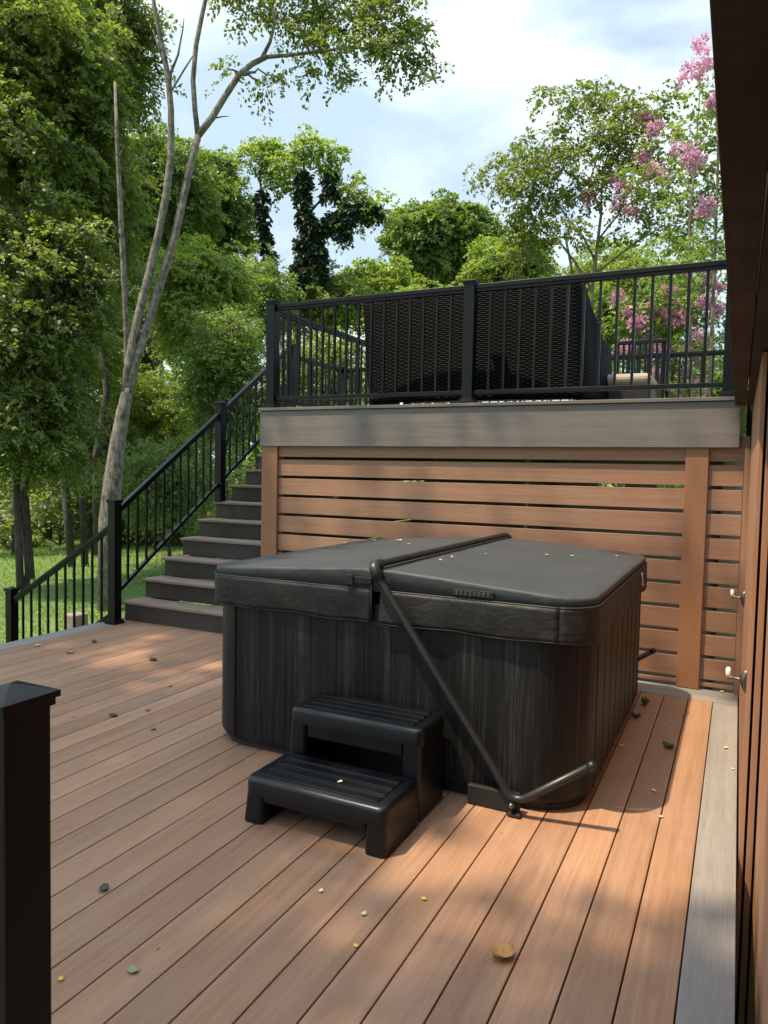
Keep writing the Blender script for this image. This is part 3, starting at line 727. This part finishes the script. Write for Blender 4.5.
def wander(a, b_, n_, amp, g_):
    a = Vector(a); b_ = Vector(b_); out_ = []
    L_ = (b_-a).length
    for i in range(n_+1):
        t = i/n_; p = a.lerp(b_, t)
        k = amp*L_*math.sin(math.pi*t)
        out_.append(p+Vector(g_.normal(size=3)*k*.5)+Vector((0, 0, .10*L_*math.sin(math.pi*t))))
    return out_
def clump_tree(name, label, cat, base, stems, clumps, leafm, barkm, leaf=.13, dens=1.0, seed=1, group=None, per=26, spray=.55, droop=.25, twigs=True, tone=(0, 1), hollow=.35):
    """stems: list of (points, radii); clumps: list of (centre, radius)"""
    g_ = np.random.default_rng(seed)
    root = thing(name, label, cat, base, group)
    tr = MB()
    for pts, rad in stems: tr.tube(pts, rad, 9, cap=True)
    allp = [(Vector(p), r) for pts, rad in stems for p, r in zip(pts, rad)]
    lv = Leaves()
    for c, r in clumps:
        c = Vector(c)
        j = min(allp, key=lambda q: (q[0]-c).length+max(0, (q[0].z-c.z))*1.2)
        r0 = min(j[1]*.55, .02+.018*(c-j[0]).length)
        br_ = wander(j[0], c, 5, .10, g_); tr.tube(br_, list(np.linspace(r0, r0*.35, 6)), 6, cap=False)
        n_ = max(4, int(dens*46*r**1.7))
        u = g_.normal(size=(n_, 3)); u /= np.linalg.norm(u, axis=1)[:, None]
        rad_ = (hollow+(1-hollow)*g_.random(n_))**.7
        ctr = np.array(c)+u*(rad_*r)[:, None]*np.array([1, 1, .72])
        lv.sprays(ctr, u*.9, per, spray, spray*.42, leaf, int(g_.integers(1e9)), droop, tone=tone)
        if twigs:
            for q in ctr[:max(3, n_//5)]: tr.tube([c, c.lerp(Vector(q), .5)+Vector((0,0,.04)), Vector(q)], [r0*.35, r0*.22, .004], 4, cap=False)
    tr.build('trunk', barkm, root, smooth=True)
    lv.build('crown', leafm, root)
    return root
def crown(px, py, rx, ry, dist, n_, seed, rr=.34):
    """clumps filling a crown whose centre is seen at px,py and whose real size follows from its distance"""
    g_ = np.random.default_rng(seed); k = dist/F_PX*.95; c = at(px, py, dist); R1, R2 = rx*k, ry*k; res = []
    for i in range(n_):
        u = g_.normal(size=3); u /= np.linalg.norm(u); q = (.25+.75*g_.random())**.5*(1-rr*.6)
        p = c+Vector((u[0]*R1*q, u[1]*R1*q, u[2]*R2*q)); res.append((p, min(R1, R2)*rr*(.7+.7*g_.random())))
    return res
def simple_tree(label, px, py, rx, ry, dist, n_, seed, leafm='leaf_mid', dens=1.0, leaf=.14, rr=.34, basepx=None, barkm='bark_dark', name='broadleaf_tree', cat='tree', group='trees beyond the deck', **k):
    cl = crown(px, py, rx, ry, dist, n_, seed, rr)
    c = at(px, py, dist); b_ = at(basepx if basepx is not None else px, 500, dist); b_.z = GZ-.1
    R2 = ry*dist/F_PX; leaf = leaf*(.8+.5*((seed*7919) % 10)/10); w = .04+.006*(c.z-GZ)
    g_ = np.random.default_rng(seed+99)
    cl += crown(px, py, rx*1.12, ry*1.10, dist, n_, seed+7, rr*.5)
    top = c+Vector((0, 0, R2*.6)); pts = wander(b_, top, 8, .05, g_)
    stems = [(pts, list(np.linspace(w, w*.2, 9)))]
    return clump_tree(name, label, cat, b_, stems, cl, M[leafm], M[barkm], leaf*.50, dens*(.85 if leafm == 'leaf_dark' else 1.1), seed, group, per=72, spray=.62, droop=.45, hollow=.2, **k)

def pxw(px_list, dist, wpx):
    wpx = [w*.88 for w in wpx]
    pts = [at(a, b_, dist if not isinstance(dist, (list, tuple)) else dist[i]) for i, (a, b_) in enumerate(px_list)]
    return pts, [w*dist/F_PX*.5*.74 for w in wpx]

# the big leaning tree with two pale stems
D1 = 13.0
b1 = at(108, 560, D1); b1.z = GZ-.1
stems = []
p_, r_ = pxw([(110,560),(109,520),(113,478),(118,440),(123,412),(127,394),(129,380)], D1, [33,30,26,22,19,17,11]); p_[0] = Vector((p_[1].x, p_[1].y, GZ-.1)); stems.append((p_, r_))
stems.append(pxw([(126,396),(128,370),(133,340),(141,305),(150,270),(159,232),(166,195),(171,155),(171,110),(168,75),(162,45),(156,15),(150,-20),(146,-60)], D1, [15,13,12.5,12,11.5,11,10.5,10,9,8,7,6,5,3]))
stems.append(pxw([(127,396),(133,372),(141,345),(152,310),(163,275),(174,240),(184,195),(192,158),(198,136)], D1, [16,13,12,12,12,11.5,11,10.5,10]))
stems.append(pxw([(198,136),(195,110),(193,80),(196,45),(202,15),(210,-20),(216,-60)], D1, [8,7.5,7,7,6.5,5,3]))
stems.append(pxw([(198,136),(212,118),(226,95),(240,74),(252,64),(266,57)], D1, [10,9.5,9,8.5,8,7.5]))
stems.append(pxw([(266,57),(290,55),(315,52),(345,48),(375,48),(400,55),(425,66),(440,74)], D1, [6,5,4.5,4,3,2.5,1.5,1]))
stems.append(pxw([(262,58),(270,42),(275,22),(271,0),(268,-40)], D1, [6,5,4.5,4,3]))
stems.append(pxw([(278,22),(295,22),(318,16),(335,2),(350,-12)], D1, [4,3,3,2.5,1.5]))
stems.append(pxw([(170,75),(178,55),(183,28),(184,18)], D1, [4,3,2,1]))
stems.append(pxw([(168,72),(160,52),(153,30)], D1, [4,3,1.5]))
stems.append(pxw([(169,95),(184,70),(198,48)], D1, [3,2.5,1.5]))
stems.append(pxw([(345,48),(360,60),(371,66),(373,75)], D1, [2,1.5,1.2,.6]))
stems.append(pxw([(206,120),(220,117),(229,116)], D1, [3,2,1]))
k1 = D1/F_PX*.92
cl = [(at(a, b_, D1+dd), r*k1) for a, b_, r, dd in ((283,12,16,.3),(300,38,12,0),(318,20,15,.4),(335,45,13,-.2),(352,22,17,.2),(370,42,14,-.3),(388,22,17,.3),(402,48,15,0),(418,38,10,.2),(418,62,11,0),
      (432,72,6,0),(264,84,6,0),(273,76,6,0),(228,70,5,0),(245,2,14,0),(330,-14,20,0),(370,-12,22,.3),(405,-8,18,0),(290,-25,22,.2),(232,-20,18,0),(300,68,7,0),(322,66,8,0),(345,72,7,0),(312,-2,12,.5),(395,66,8,0),(410,20,12,.3))]
big = clump_tree('leaning_tree', 'tall leaning tree with pale forked trunk and feathery leaves high across the sky', 'tree', b1, stems, cl, M['leaf_olive'], M['bark_grey'], leaf=.07, dens=4.4, seed=5, per=40, spray=.42, droop=.5, hollow=.1)
# extra leafless spar
b2 = at(111, 520, 13.5); b2.z = GZ-.1
dp, dr = pxw([(112,490),(117,440),(124,400),(127,370),(126,320),(123,260),(120,200),(117,140),(115,82)], 13.5, [8,8,8,8,8,8,7,5.5,3.5]); dp = [b2]+dp; dr = [.10]+dr
clump_tree('dead_tree', 'bare grey leafless spar standing just left of the forked trunk', 'dead tree', b2, [(dp, dr), pxw([(146,300),(143,260),(146,215),(158,185)], 12.4, [3,3,3,1.5])], [], M['leaf_mid'], M['bark_grey']) if False else None
root = thing('dead_tree', 'bare grey leafless spar standing just left of the forked trunk', 'dead tree', b2)
tr = MB(); tr.tube(dp, dr, 9)
for (a, q, rr_) in (((122,240),(112,222),1),((125,300),(136,285),1.2),((118,160),(124,146),.8)):
    tr.tube([at(a[0],a[1],13.5), at(q[0],q[1],13.4)], [.02,.006], 6)
tr.build('trunk', M['bark_grey'], root, smooth=True)

# mass of trees at the left, each its own
T = [
 ('dark feathery tree filling the upper left corner', 30, 90, 85, 120, 17, 45, 11, 'leaf_dark', 1.5, 0.149),
 ('airy olive tree whose thin top shows sky beside the bare spar', 98, 45, 62, 75, 21, 32, 12, 'leaf_olive', .8, 0.161),
 ('dark dense tree on the far left at railing height', 20, 290, 75, 110, 15.5, 45, 13, 'leaf_dark', 1.4, 0.149),
 ('drooping green tree just left of the bare spar', 85, 215, 60, 95, 19, 40, 14, 'leaf_dark', 1.1, 0.161),
 ('low leafy tree overhanging the lawn at the left edge', 25, 420, 62, 55, 15.5, 35, 15, 'leaf_dark', 1.5, 0.138),
 ('green tree seen through the fork of the leaning tree', 165, 190, 48, 70, 27, 35, 16, 'leaf_mid', 1.2, 0.207),
 ('tall green tree standing right behind the fork', 212, 205, 42, 62, 31, 35, 17, 'leaf_mid', 1.3, 0.23),
 ('bright green spreading tree between the fork and the stairs', 200, 300, 55, 62, 22, 43, 18, 'leaf_bright', 1.1, 0.184),
 ('dark green tree rising behind the top of the stairs', 228, 370, 42, 80, 19, 40, 19, 'leaf_mid', 1.5, 0.149),
 ('sunlit yellow green tree low behind the leaning trunk', 150, 420, 52, 62, 26, 35, 20, 'leaf_bright', .9, 0.184),
 ('dark broad tree behind the left treetops', 120, 300, 60, 90, 30, 40, 21, 'leaf_dark', 1.0, 0.23),
 ('small leafy tree at the lawn edge behind the lower railing', 85, 440, 45, 38, 24, 27, 22, 'leaf_dark', 1.4, 0.161),
 ('bushy tree low behind the middle stair post', 170, 475, 55, 45, 17, 29, 30, 'leaf_mid', 1.2, 0.149),
 # centre
 ('round green tree above the middle of the upper railing', 442, 240, 52, 48, 36, 60, 23, 'leaf_mid', 1.5, 0.23),
 ('green tree between the vine tree and the round tree', 385, 290, 42, 34, 33, 24, 24, 'leaf_bright', 1.3, 0.23),
 ('yellow green tree below the vine covered trunks', 325, 298, 45, 34, 28, 24, 25, 'leaf_bright', 1.3, 0.196),
 ('yellow green tree left of the flowering tree', 515, 275, 48, 42, 30, 29, 26, 'leaf_bright', 1.2, 0.207),
 ('green tree behind the upper left corner post', 255, 300, 38, 55, 24, 29, 27, 'leaf_mid', 1.2, 0.172),
 ('bright tree behind the flowering tree', 620, 300, 75, 60, 26, 37, 28, 'leaf_bright', 1.0, 0.196),
 ('leafy tree filling the view through the left bars of the upper railing', 320, 375, 62, 40, 19, 30, 41, 'leaf_bright', 1.6, .13),
 ('green tree low behind the right end of the upper railing', 700, 395, 70, 42, 17, 30, 42, 'leaf_mid', 1.6, .12),
 ('light green tree directly behind the wicker sofa', 520, 345, 80, 38, 24, 30, 43, 'leaf_bright', 1.5, .15),
 ('pale green tree left of the leaning trunk fork', 70, 330, 50, 60, 24, 24, 44, 'leaf_mid', 1.0, .15),
 ('green tree low in the distance behind the wicker sofa', 430, 320, 80, 40, 27, 29, 29, 'leaf_bright', 1.1, 0.196),
]
for lab, px, py, rx, ry, ds, n_, sd_, lm, dn, lf in T:
    simple_tree(lab, px, py, rx, ry, ds, n_, sd_, lm, dn, lf)

# vine-covered trees
def vine_tree(label, dist, stems_px, vine_px, crown_px, seed):
    base = at(stems_px[0][0][0][0], 500, dist); base.z = GZ-.1
    st_ = []
    for i, (pl_, w_) in enumerate(stems_px):
        a, r = pxw(pl_, dist, w_)
        if i == 0: a = [base]+a; r = [r[0]*1.1]+r
        st_.append((a, r))
    k = dist/F_PX*.95
    root = clump_tree('vine_tree', label, 'tree', base, st_, [(at(a, b_, dist), r*k) for a, b_, r in crown_px], M['leaf_bright'], M['bark_dark'], .12, 1.6, seed, per=44, spray=.6, hollow=.1)
    lv = Leaves(); g_ = np.random.default_rng(seed)
    for a, b_, r in vine_px:
        c = np.array(at(a, b_, dist-.2)); n_ = max(6, int(r*5)); u = g_.normal(size=(n_, 3)); u /= np.linalg.norm(u, axis=1)[:, None]
        lv.sprays(c+u*(r*.62*k*g_.random(n_)**.4)[:, None]*np.array([.8, .8, 1.1]), u, 26, .28, .16, .13, int(g_.integers(1e9)), .8)
    lv.build('vine', M['leaf_vine'], root)
vine_tree('tall forked tree wrapped in dark hanging vines against the sky', 27,
  [([(296,330),(300,290),(306,240),(308,200),(303,160)], [10,9,8,6,3]), ([(306,240),(322,222),(345,205),(368,205)], [5,4,3,2]), ([(308,215),(325,195),(330,175),(331,150)], [4,3,3,1.5])],
  [(296,290,9),(300,268,11),(304,245,13),(310,230,11),(305,215,9),(303,195,8),(304,178,8),(320,225,10),(334,220,9),(318,250,9),(350,212,9),(362,208,7),(375,212,6),(330,190,6),(331,176,4),(296,310,8),(322,262,5),(321,275,3),(345,232,6)],
  [(300,152,13),(318,150,12),(335,158,12),(290,160,9),(350,185,12),(365,200,12),(380,208,10),(392,213,6),(345,200,9),(358,222,8),(327,168,9),(309,140,9),(340,232,7),(283,165,7),(372,190,6)], 51)
vine_tree('slender vine-wrapped tree with a flat pale green top left of the forked vine tree', 28,
  [([(272,330),(271,290),(268,250),(264,215),(260,180),(262,160)], [6,5,5,4,3,2])],
  [(262,195,4),(263,210,5),(264,225,5),(267,240,5),(269,255,6),(271,270,6),(273,285,6),(273,300,7)],
  [(256,152,12),(270,150,12),(284,163,9),(246,160,8),(262,168,9),(278,185,8),(268,142,8),(290,190,8),(276,172,8)], 52)

# crape myrtles
def myrtle(label, dist, basepx, stems_px, crown_px, bloom_px, seed, leafm='leaf_olive', dens=5.5, leaf=.062, name='crape_myrtle', zb=GZ-.1):
    base = at(basepx, 420, dist); base.z = zb
    st_ = []
    for pl_, w_, root_ in stems_px:
        a, r = pxw(pl_, dist, w_)
        if root_: a = [base+Vector((random.uniform(-.1, .1), random.uniform(-.1, .1), 0))]+a; r = [r[0]*1.2]+r
        st_.append((a, r))
    k = dist/F_PX*.97
    g_ = np.random.default_rng(seed)
    root = clump_tree(name, label, 'flowering tree', base, st_, [(at(a, b_, dist+g_.normal()*.35), r*k) for a, b_, r in crown_px], M[leafm], M['bark_tan'], leaf, dens, seed, per=36, spray=.34, droop=.4, hollow=.0)
    for a, b_, r in bloom_px:
        r *= .72
        lv = Leaves()
        c = np.array(at(a, b_, dist-.5+g_.normal()*.2)); n_ = max(9, int(r*5)); u = g_.normal(size=(n_, 3)); u /= np.linalg.norm(u, axis=1)[:, None]
        q = c+u*(r*k*g_.random(n_)**.5)[:, None]*np.array([.55, .55, .9])
        lv.sprays(q, u, 18, .11, .07, .036, int(g_.integers(1e9)), .2, 1.0, 2.0)
        lv.build('bloom', M['bloom'], root)
S = [([(572,330),(574,290),(571,265),(565,235)], [5,4.5,4,3], True), ([(590,330),(592,290),(596,255),(601,215),(602,175)], [6,5.5,5,4,2], True),
     ([(592,290),(575,262),(558,240),(530,225)], [4,3.5,3,1.5], False), ([(596,262),(583,236),(565,215),(550,190)], [4,3,2.5,1.5], False), ([(594,275),(615,258),(640,240),(665,225)], [4,3,2.5,1.5], False),
     ([(601,215),(590,180),(600,150),(585,110)], [3,2.5,2,1], False), ([(598,240),(618,215),(628,190),(640,160)], [3,2.5,2,1], False), ([(574,290),(560,275),(530,262),(510,250)], [3,2.5,2,1], False),
     ([(602,175),(612,140),(622,110),(628,92)], [2,1.6,1.2,.8], False)]
CP = [(492,165,8),(505,170,9),(520,160,13),(535,175,14),(512,185,11),(545,155,12),(556,140,11),(530,145,8),(568,165,14),(585,150,14),(600,130,14),(565,108,10),(550,92,8),(580,95,11),(598,92,11),(615,100,13),(632,105,12),(620,125,14),(640,130,13),
      (655,110,11),(668,100,9),(650,145,12),(575,190,14),(550,195,13),(530,205,12),(598,185,14),(620,165,14),(640,180,12),(660,165,11),(515,215,10),(540,225,12),(565,225,12),(520,235,10),(650,200,12),(665,190,10),(540,250,12),(515,255,10),(630,215,10),(610,150,10),(480,168,5),(545,86,5),(560,120,6),(610,235,9),(655,230,11)]
BP = [(645,119,9),(655,128,7),(588,196,8),(618,203,8),(614,180,6),(624,187,6),(632,210,5),(655,172,8),(664,176,6),(648,165,6),(677,150,7),(678,137,5),(692,152,7),(645,160,5)]
myrtle('airy crape myrtle with few pink blooms above the right half of the railing', 12.5, 585, S, CP, BP, 61)
myrtle('crape myrtle full of pink blossom behind the bars at the railing right end', 11.8, 665,
  [([(660,380),(655,340),(650,310)], [4,3,2], True), ([(672,380),(680,330),(690,290)], [4,3,2], True)],
  [(640,300,14),(660,310,16),(625,330,14),(645,345,16),(670,350,15),(690,320,14),(700,290,14),(705,350,16),(650,380,16),(685,385,16),(620,370,13),(712,320,14),(660,280,13),(690,262,14),(632,270,10),(615,290,9)],
  [(637,322,9),(630,312,6),(645,328,6),(667,316,9),(672,305,6),(681,318,7),(670,288,7),(652,310,6),(625,348,8),(640,352,7),(660,350,8),(672,352,8),(690,345,7),(702,335,8),(706,300,9),(715,285,8),(708,275,8),(685,372,7),(697,360,7),(618,298,7),(655,372,6),(715,310,7),(700,385,6),(676,395,6)], 62, 'leaf_mid', 4.5)
myrtle('tall crape myrtle partly hidden by the dark overhang, pink tips high against the sky', 10.0, 705,
  [([(690,330),(688,280),(690,220),(696,150),(700,90)], [5,5,4,3,1.5], True), ([(712,330),(715,250),(718,160),(716,100)], [5,4,3,1.5], True)],
  [(712,85,12),(700,110,10),(690,130,9),(712,120,12),(705,150,13),(685,170,13),(700,190,15),(715,170,12),(680,205,14),(705,225,16),(690,245,14),(670,240,12),(675,262,12),(712,255,14),(720,205,14),(730,130,18),(735,190,20),(735,240,20)],
  [(692,67,3.2),(699,71,3.5),(687,74,2.6),(701,42,3.2),(703,50,2.6),(712,60,4),(690,153,6),(697,160,6),(706,205,6),(716,100,6)], 63, 'leaf_mid', 4.2)

# low shrubs at the wood edge
for i, (px, ds, h_, lm, lab) in enumerate(((8, 25, 1.3, 'leaf_dark', 'dark undergrowth bush at the far left of the lawn'), (60, 24, 1.7, 'leaf_dark', 'dark bush behind the low stair railing'), (120, 27, 1.4, 'leaf_mid', 'green bush left of the first stair post'),
      (175, 25, 1.3, 'leaf_mid', 'green bush behind the first flight of stair balusters'), (225, 24, 1.8, 'leaf_dark', 'dark bush seen above the upper stairs'), (95, 30, 2.4, 'leaf_bright', 'sunlit bush farther back between the trunks'), (200, 33, 2.4, 'leaf_bright', 'sunlit bush farther back behind the stair railing'), (30, 32, 2.6, 'leaf_mid', 'green bush deep in the wood at the left'))):
    b_ = at(px, 500, ds); b_.z = GZ; g_ = np.random.default_rng(80+i)
    cl = [(b_+Vector((g_.normal()*h_*.8, g_.normal()*h_*.8, h_*(.35+.5*g_.random()))), h_*.45) for _ in range(9)]
    clump_tree('bush', lab, 'bush', b_, [([b_, b_+Vector((0,0,h_*.6))], [.05,.02])], cl, M[lm], M['bark_dark'], .13, 1.8, 90+i, 'bushes at the wood edge', per=24, spray=.4)
# trunks in the wood
for i, (px, ds, w, lab) in enumerate(((20, 22, .22, 'dark tree trunk deep at the left behind the lawn'), (47, 26, .15, 'thin dark trunk between the left trees'), (72, 19, .10, 'thin grey trunk left of the leaning tree'), (160, 28, .16, 'dark trunk right of the leaning tree'))):
    b_ = at(px, 500, ds); b_.z = GZ-.1; root = thing('tree_trunk', lab, 'tree trunk', b_, 'bare trunks in the wood'); g_ = np.random.default_rng(120+i)
    tr = MB(); tr.tube(wander(b_, b_+Vector((g_.normal()*.6, 0, 9)), 8, .02, g_), list(np.linspace(w, w*.4, 9)), 8); tr.build('trunk', M['bark_dark'], root, smooth=True)
# far wood that reads as one mass
lv = Leaves(); g_ = np.random.default_rng(200); cs = []
for i in range(2600):
    px = g_.uniform(-60, 900); ds = g_.uniform(42, 58); p = at(px, 480, ds); hmax = 6.5+1.6*math.sin(px*.021)+1.1*math.sin(px*.06+2)
    if px < 260: hmax += 3
    p.z = GZ+g_.random()**.8*hmax; cs.append(p)
cs = np.array(cs); lv.sprays(cs, g_.normal(size=cs.shape)*.6, 26, 1.5, .9, .42, 201, .2)
tag(lv.build('far_wood', M['leaf_mid']), 'distant green wood beyond the lawn', 'wood', kind='stuff')

# the tree that shades the deck, behind and to the left of the camera
gsh = np.random.default_rng(300); shade = []
def sunup(x, y, h_): return Vector((x-SUN_DIR.x/(-SUN_DIR.z)*h_, y-SUN_DIR.y/(-SUN_DIR.z)*h_, h_))
def want(x, y):
    """how strongly the crown covers the line of sight from this deck spot to the sun"""
    v_ = 0
    if x < -2.25 or (x < -1.15 and y < 2.95): v_ = 1
    if y < 2.25+.25*math.sin(x*3.1): v_ = 1
    if x > -1.0 and y > 1.9: v_ = 0 if y > 2.42 else (.9 if x < -.3 else .6)
    if 5.15 < y < 5.8 and x > -3.4: v_ = .05
    for hx, hy, rx, ry in ((-.98,2.62,.17,.48),(-.90,2.0,.14,.36),(-.74,2.6,.13,.42),(-.73,2.12,.12,.26),(-.64,1.86,.12,.14),(-1.28,2.35,.14,.18),(-3.45,4.1,.24,.42),(-2.95,3.75,.14,.30),(-3.30,3.45,.2,.16),(-4.25,4.1,.2,.30),(-3.95,3.72,.09,.22),(-4.6,4.75,.3,.12)):
        if ((x-hx)/(rx+.07))**2+((y-hy)/(ry+.12))**2 < 1: v_ = 0
    return v_
cs = []
for i in range(9000):
    x = gsh.uniform(-7.2, 1.5); y = gsh.uniform(-3.0, 8.5)
    if y > 5.8 and x > -3.2: continue
    if gsh.random() < want(x, y)*.97: cs.append(sunup(x, y, gsh.uniform(10.0, 12.5)))
bs = Vector((-9.5, -5.0, GZ-.1))
root = thing('shade_tree', 'tall spreading tree behind the deck whose crown shades the boards', 'tree', bs)
tr = MB(); hub = Vector((-7.6, -2.6, 7.8)); tr.tube(wander(bs, hub, 7, .02, gsh), list(np.linspace(.38, .24, 8)), 12)
for i in range(26):
    q = cs[int(gsh.integers(len(cs)))]; tr.tube(wander(hub, q-Vector((0,0,.3)), 6, .05, gsh), list(np.linspace(.10, .012, 7)), 6, cap=False)
tr.build('trunk', M['bark_grey'], root, smooth=True)
lv = Leaves(); ca = np.array(cs); lv.sprays(ca, gsh.normal(size=ca.shape)*.5, 12, .42, .24, .17, 301, .2); lv.build('crown', M['leaf_mid'], root)

# lawn blades near enough to read
g_ = np.random.default_rng(400); n_ = 60000
pos = np.stack([g_.uniform(-24, -5.3, n_), g_.uniform(3.5, 24, n_), np.full(n_, GZ)], 1)
lv = Leaves(); h_ = .025+.04*g_.random(n_); an = g_.random(n_)*6.28; w_ = .012
dx = np.stack([np.cos(an)*w_, np.sin(an)*w_, np.zeros(n_)], 1); tip = np.stack([g_.normal(size=n_)*.03, g_.normal(size=n_)*.03, h_], 1)
lv.P.append(np.stack([pos-dx, pos+dx, pos+tip+dx*.2, pos+tip-dx*.2], 1).reshape(-1, 3)); lv.r.append(g_.random(n_))
tag(lv.build('grass', M['grass']), 'mown green grass of the lawn', 'grass', kind='stuff')
# pavers by the lawn steps
for i, (x, y, s, lab) in enumerate(((-8.4, 7.35, .24, 'pinkish stone block on the lawn seen between the low balusters'), (-8.05, 7.45, .16, 'small pale stone beside the pinkish block on the lawn'))):
    o = MB(); o.box(x-s*.5, x+s*.5, y-s*.5, y+s*.5, GZ-.02, GZ+s*1.3); oo = o.build('garden_stone', M['paver'], bevel=.03, seg=3); tag(oo, lab, 'stone', 'stones on the lawn')

# ------------------------------------------------------------------ fallen leaves
def fallen(px, py, z, size, mat, label, group='fallen leaves on the deck', curl=.3, name='fallen_leaf'):
    c = onplane(px, py, z+.003); g_ = random.Random(int(px*7+py)); a = g_.random()*6.28; p = MB(); v = []; n_ = 7
    for i in range(n_):
        t = i/(n_-1); w = size*.34*math.sin(math.pi*(t*.92+.04))**.8; lx = (t-.5)*size
        for s in (-1, 0, 1):
            v.append((lx, s*w*(1+.2*g_.random()), size*(curl*(abs(s)*.5+(t-.5)**2*1.2)+.02*g_.random())))
    p.add(v, [(i*3+j, (i+1)*3+j, (i+1)*3+j+1, i*3+j+1) for i in range(n_-1) for j in range(2)])
    if size > .05: p.tube([(-size*.5, 0, size*.3*curl), (-size*.85, size*.1, .004)], [.0015, .001], 5)
    o = p.build(name, M[mat], smooth=True); o.location = c; o.rotation_euler.z = a
    sm = o.modifiers.new('solid', 'SOLIDIFY'); sm.thickness = .0008
    return tag(o, label, 'leaf', group)
fallen(503, 957, 0, .078, 'fl_brown', 'large curled golden brown leaf lying alone on the sunlit near boards', curl=.45)
fallen(104, 889, 0, .042, 'fl_dark', 'dark curled leaf across a board gap at the left of the near deck')
fallen(133, 971, 0, .034, 'fl_green', 'pale greenish leaf on the near left boards')
fallen(61, 979, 0, .018, 'fl_yellow', 'tiny yellow leaf beside the near black post')
fallen(340, 782, .185, .022, 'fl_pale', 'small pale petal on the lower plastic step', 'fallen leaves on the steps and cover')
fallen(424, 899, 0, .02, 'fl_yellow', 'small yellow scrap on a board in front of the tub')
fallen(321, 891, 0, .02, 'fl_pale', 'small pale scrap left of the sunlit streak')
fallen(364, 914, 0, .022, 'fl_pale', 'small tan scrap between the streaks of sun')
fallen(356, 946, 0, .016, 'fl_yellow', 'tiny yellow scrap low in the middle of the deck')
fallen(661, 817, 0, .02, 'fl_yellow', 'yellow leaf at the edge of the tub shadow')
fallen(654, 791, 0, .026, 'fl_pale', 'round pale leaf inside the tub shadow')
fallen(726, 748, 0, .026, 'fl_yellow', 'yellow leaf in the middle of the grey border')
fallen(722, 692, 0, .03, 'fl_yellow', 'yellow leaf at the far corner of the grey border')
fallen(733, 769, 0, .016, 'fl_pale', 'tiny pale scrap on the grey border')
fallen(645, 705, 0, .07, 'fl_dark', 'dark shrivelled leaf beside the far corner of the tub', curl=.8)
fallen(636, 718, 0, .05, 'fl_dark', 'second dark leaf against the right side of the tub', curl=.8)
fallen(622, 746, 0, .03, 'fl_pale', 'small pale leaf near the right side of the tub')
fallen(668, 748, 0, .06, 'fl_dark', 'brown leaf in the middle of the tub shadow', curl=.6)
fallen(671, 722, 0, .022, 'fl_pale', 'pale speck far back in the tub shadow')
fallen(635, 725, 0, .02, 'fl_pale', 'pale speck next to the dark leaves')
fallen(153, 660, 0, .07, 'fl_dark', 'dark leaf in the middle of the far left deck')
fallen(94, 642, 0, .06, 'fl_dark', 'dark leaf near the first stair post')
fallen(70, 653, 0, .06, 'fl_brown', 'brown leaf near the left deck edge')
fallen(113, 716, 0, .05, 'fl_dark', 'dark leaf on the left boards behind the near post')
fallen(170, 686, 0, .035, 'fl_brown', 'small brown leaf left of the tub')
fallen(148, 710, 0, .035, 'fl_brown', 'small brown leaf nearer on the left boards')
fallen(153, 729, 0, .04, 'fl_brown', 'brown leaf closest to the tub corner on the left')
fallen(38, 646, 0, .05, 'fl_pale', 'pale leaf on the left border of the deck')
for i, (px, py, sz, mt, lb) in enumerate(((399,541,.045,'fl_pale','large pale petal on the left half of the cover'),(345,543,.03,'fl_pale','pale petal at the far left of the cover'),(409,544,.018,'fl_pale','tiny pale speck right of the large petal on the cover'),
    (506,537,.04,'fl_yellow','yellow leaf at the far end of the lifter bar'),(452,557,.02,'fl_pale','pale speck beside the lifter bar'),(441,560,.02,'fl_pale','pale speck just below the bar on the cover'),(486,554,.02,'fl_green','small green scrap in the middle of the cover'),
    (547,555,.022,'fl_yellow','yellow speck on the right half of the cover'),(572,556,.02,'fl_pale','pale speck on the far right half of the cover'),(375,540,.016,'fl_pale','tiny speck near the back edge of the cover'),(617,556,.018,'fl_yellow','yellow speck near the back right corner of the cover'))):
    c = onplane(px, py, .93); z = topz(c.x); c = onplane(px, py, z); fallen(px, py, z+.004, sz, mt, lb, 'fallen leaves on the steps and cover')

# fine litter on the boards
for i in range(20):
    x = random.uniform(-4.6, -.15); y = random.uniform(1.35, 4.7)
    if -2.6 < x < -.45 and y > 2.25 and not (x > -1.0 and y < 2.85): continue
    p = MB(); sz = random.uniform(.004, .009); a = random.random()*6.28; ca, sa = math.cos(a), math.sin(a)
    pts = [(-sz, 0), (-.2*sz, .5*sz), (sz*1.2, .15*sz), (.3*sz, -.5*sz)]
    v = [(u*ca-w*sa, u*sa+w*ca, .0015+.35*sz*(k % 2)) for k, (u, w) in enumerate(pts)]; v2 = [(q[0], q[1], q[2]+.0012) for q in v]
    p.add(v+v2, [(3,2,1,0), (4,5,6,7), (0,1,5,4), (1,2,6,5), (2,3,7,6), (3,0,4,7)])
    o = p.build('leaf_scrap', M[random.choice(('fl_brown', 'fl_pale', 'fl_dark', 'fl_brown', 'fl_green'))]); o.location = (x, y, 0)
    tag(o, 'tiny scrap of leaf litter lying on the brown deck boards', 'leaf scrap', 'tiny leaf scraps on the deck')
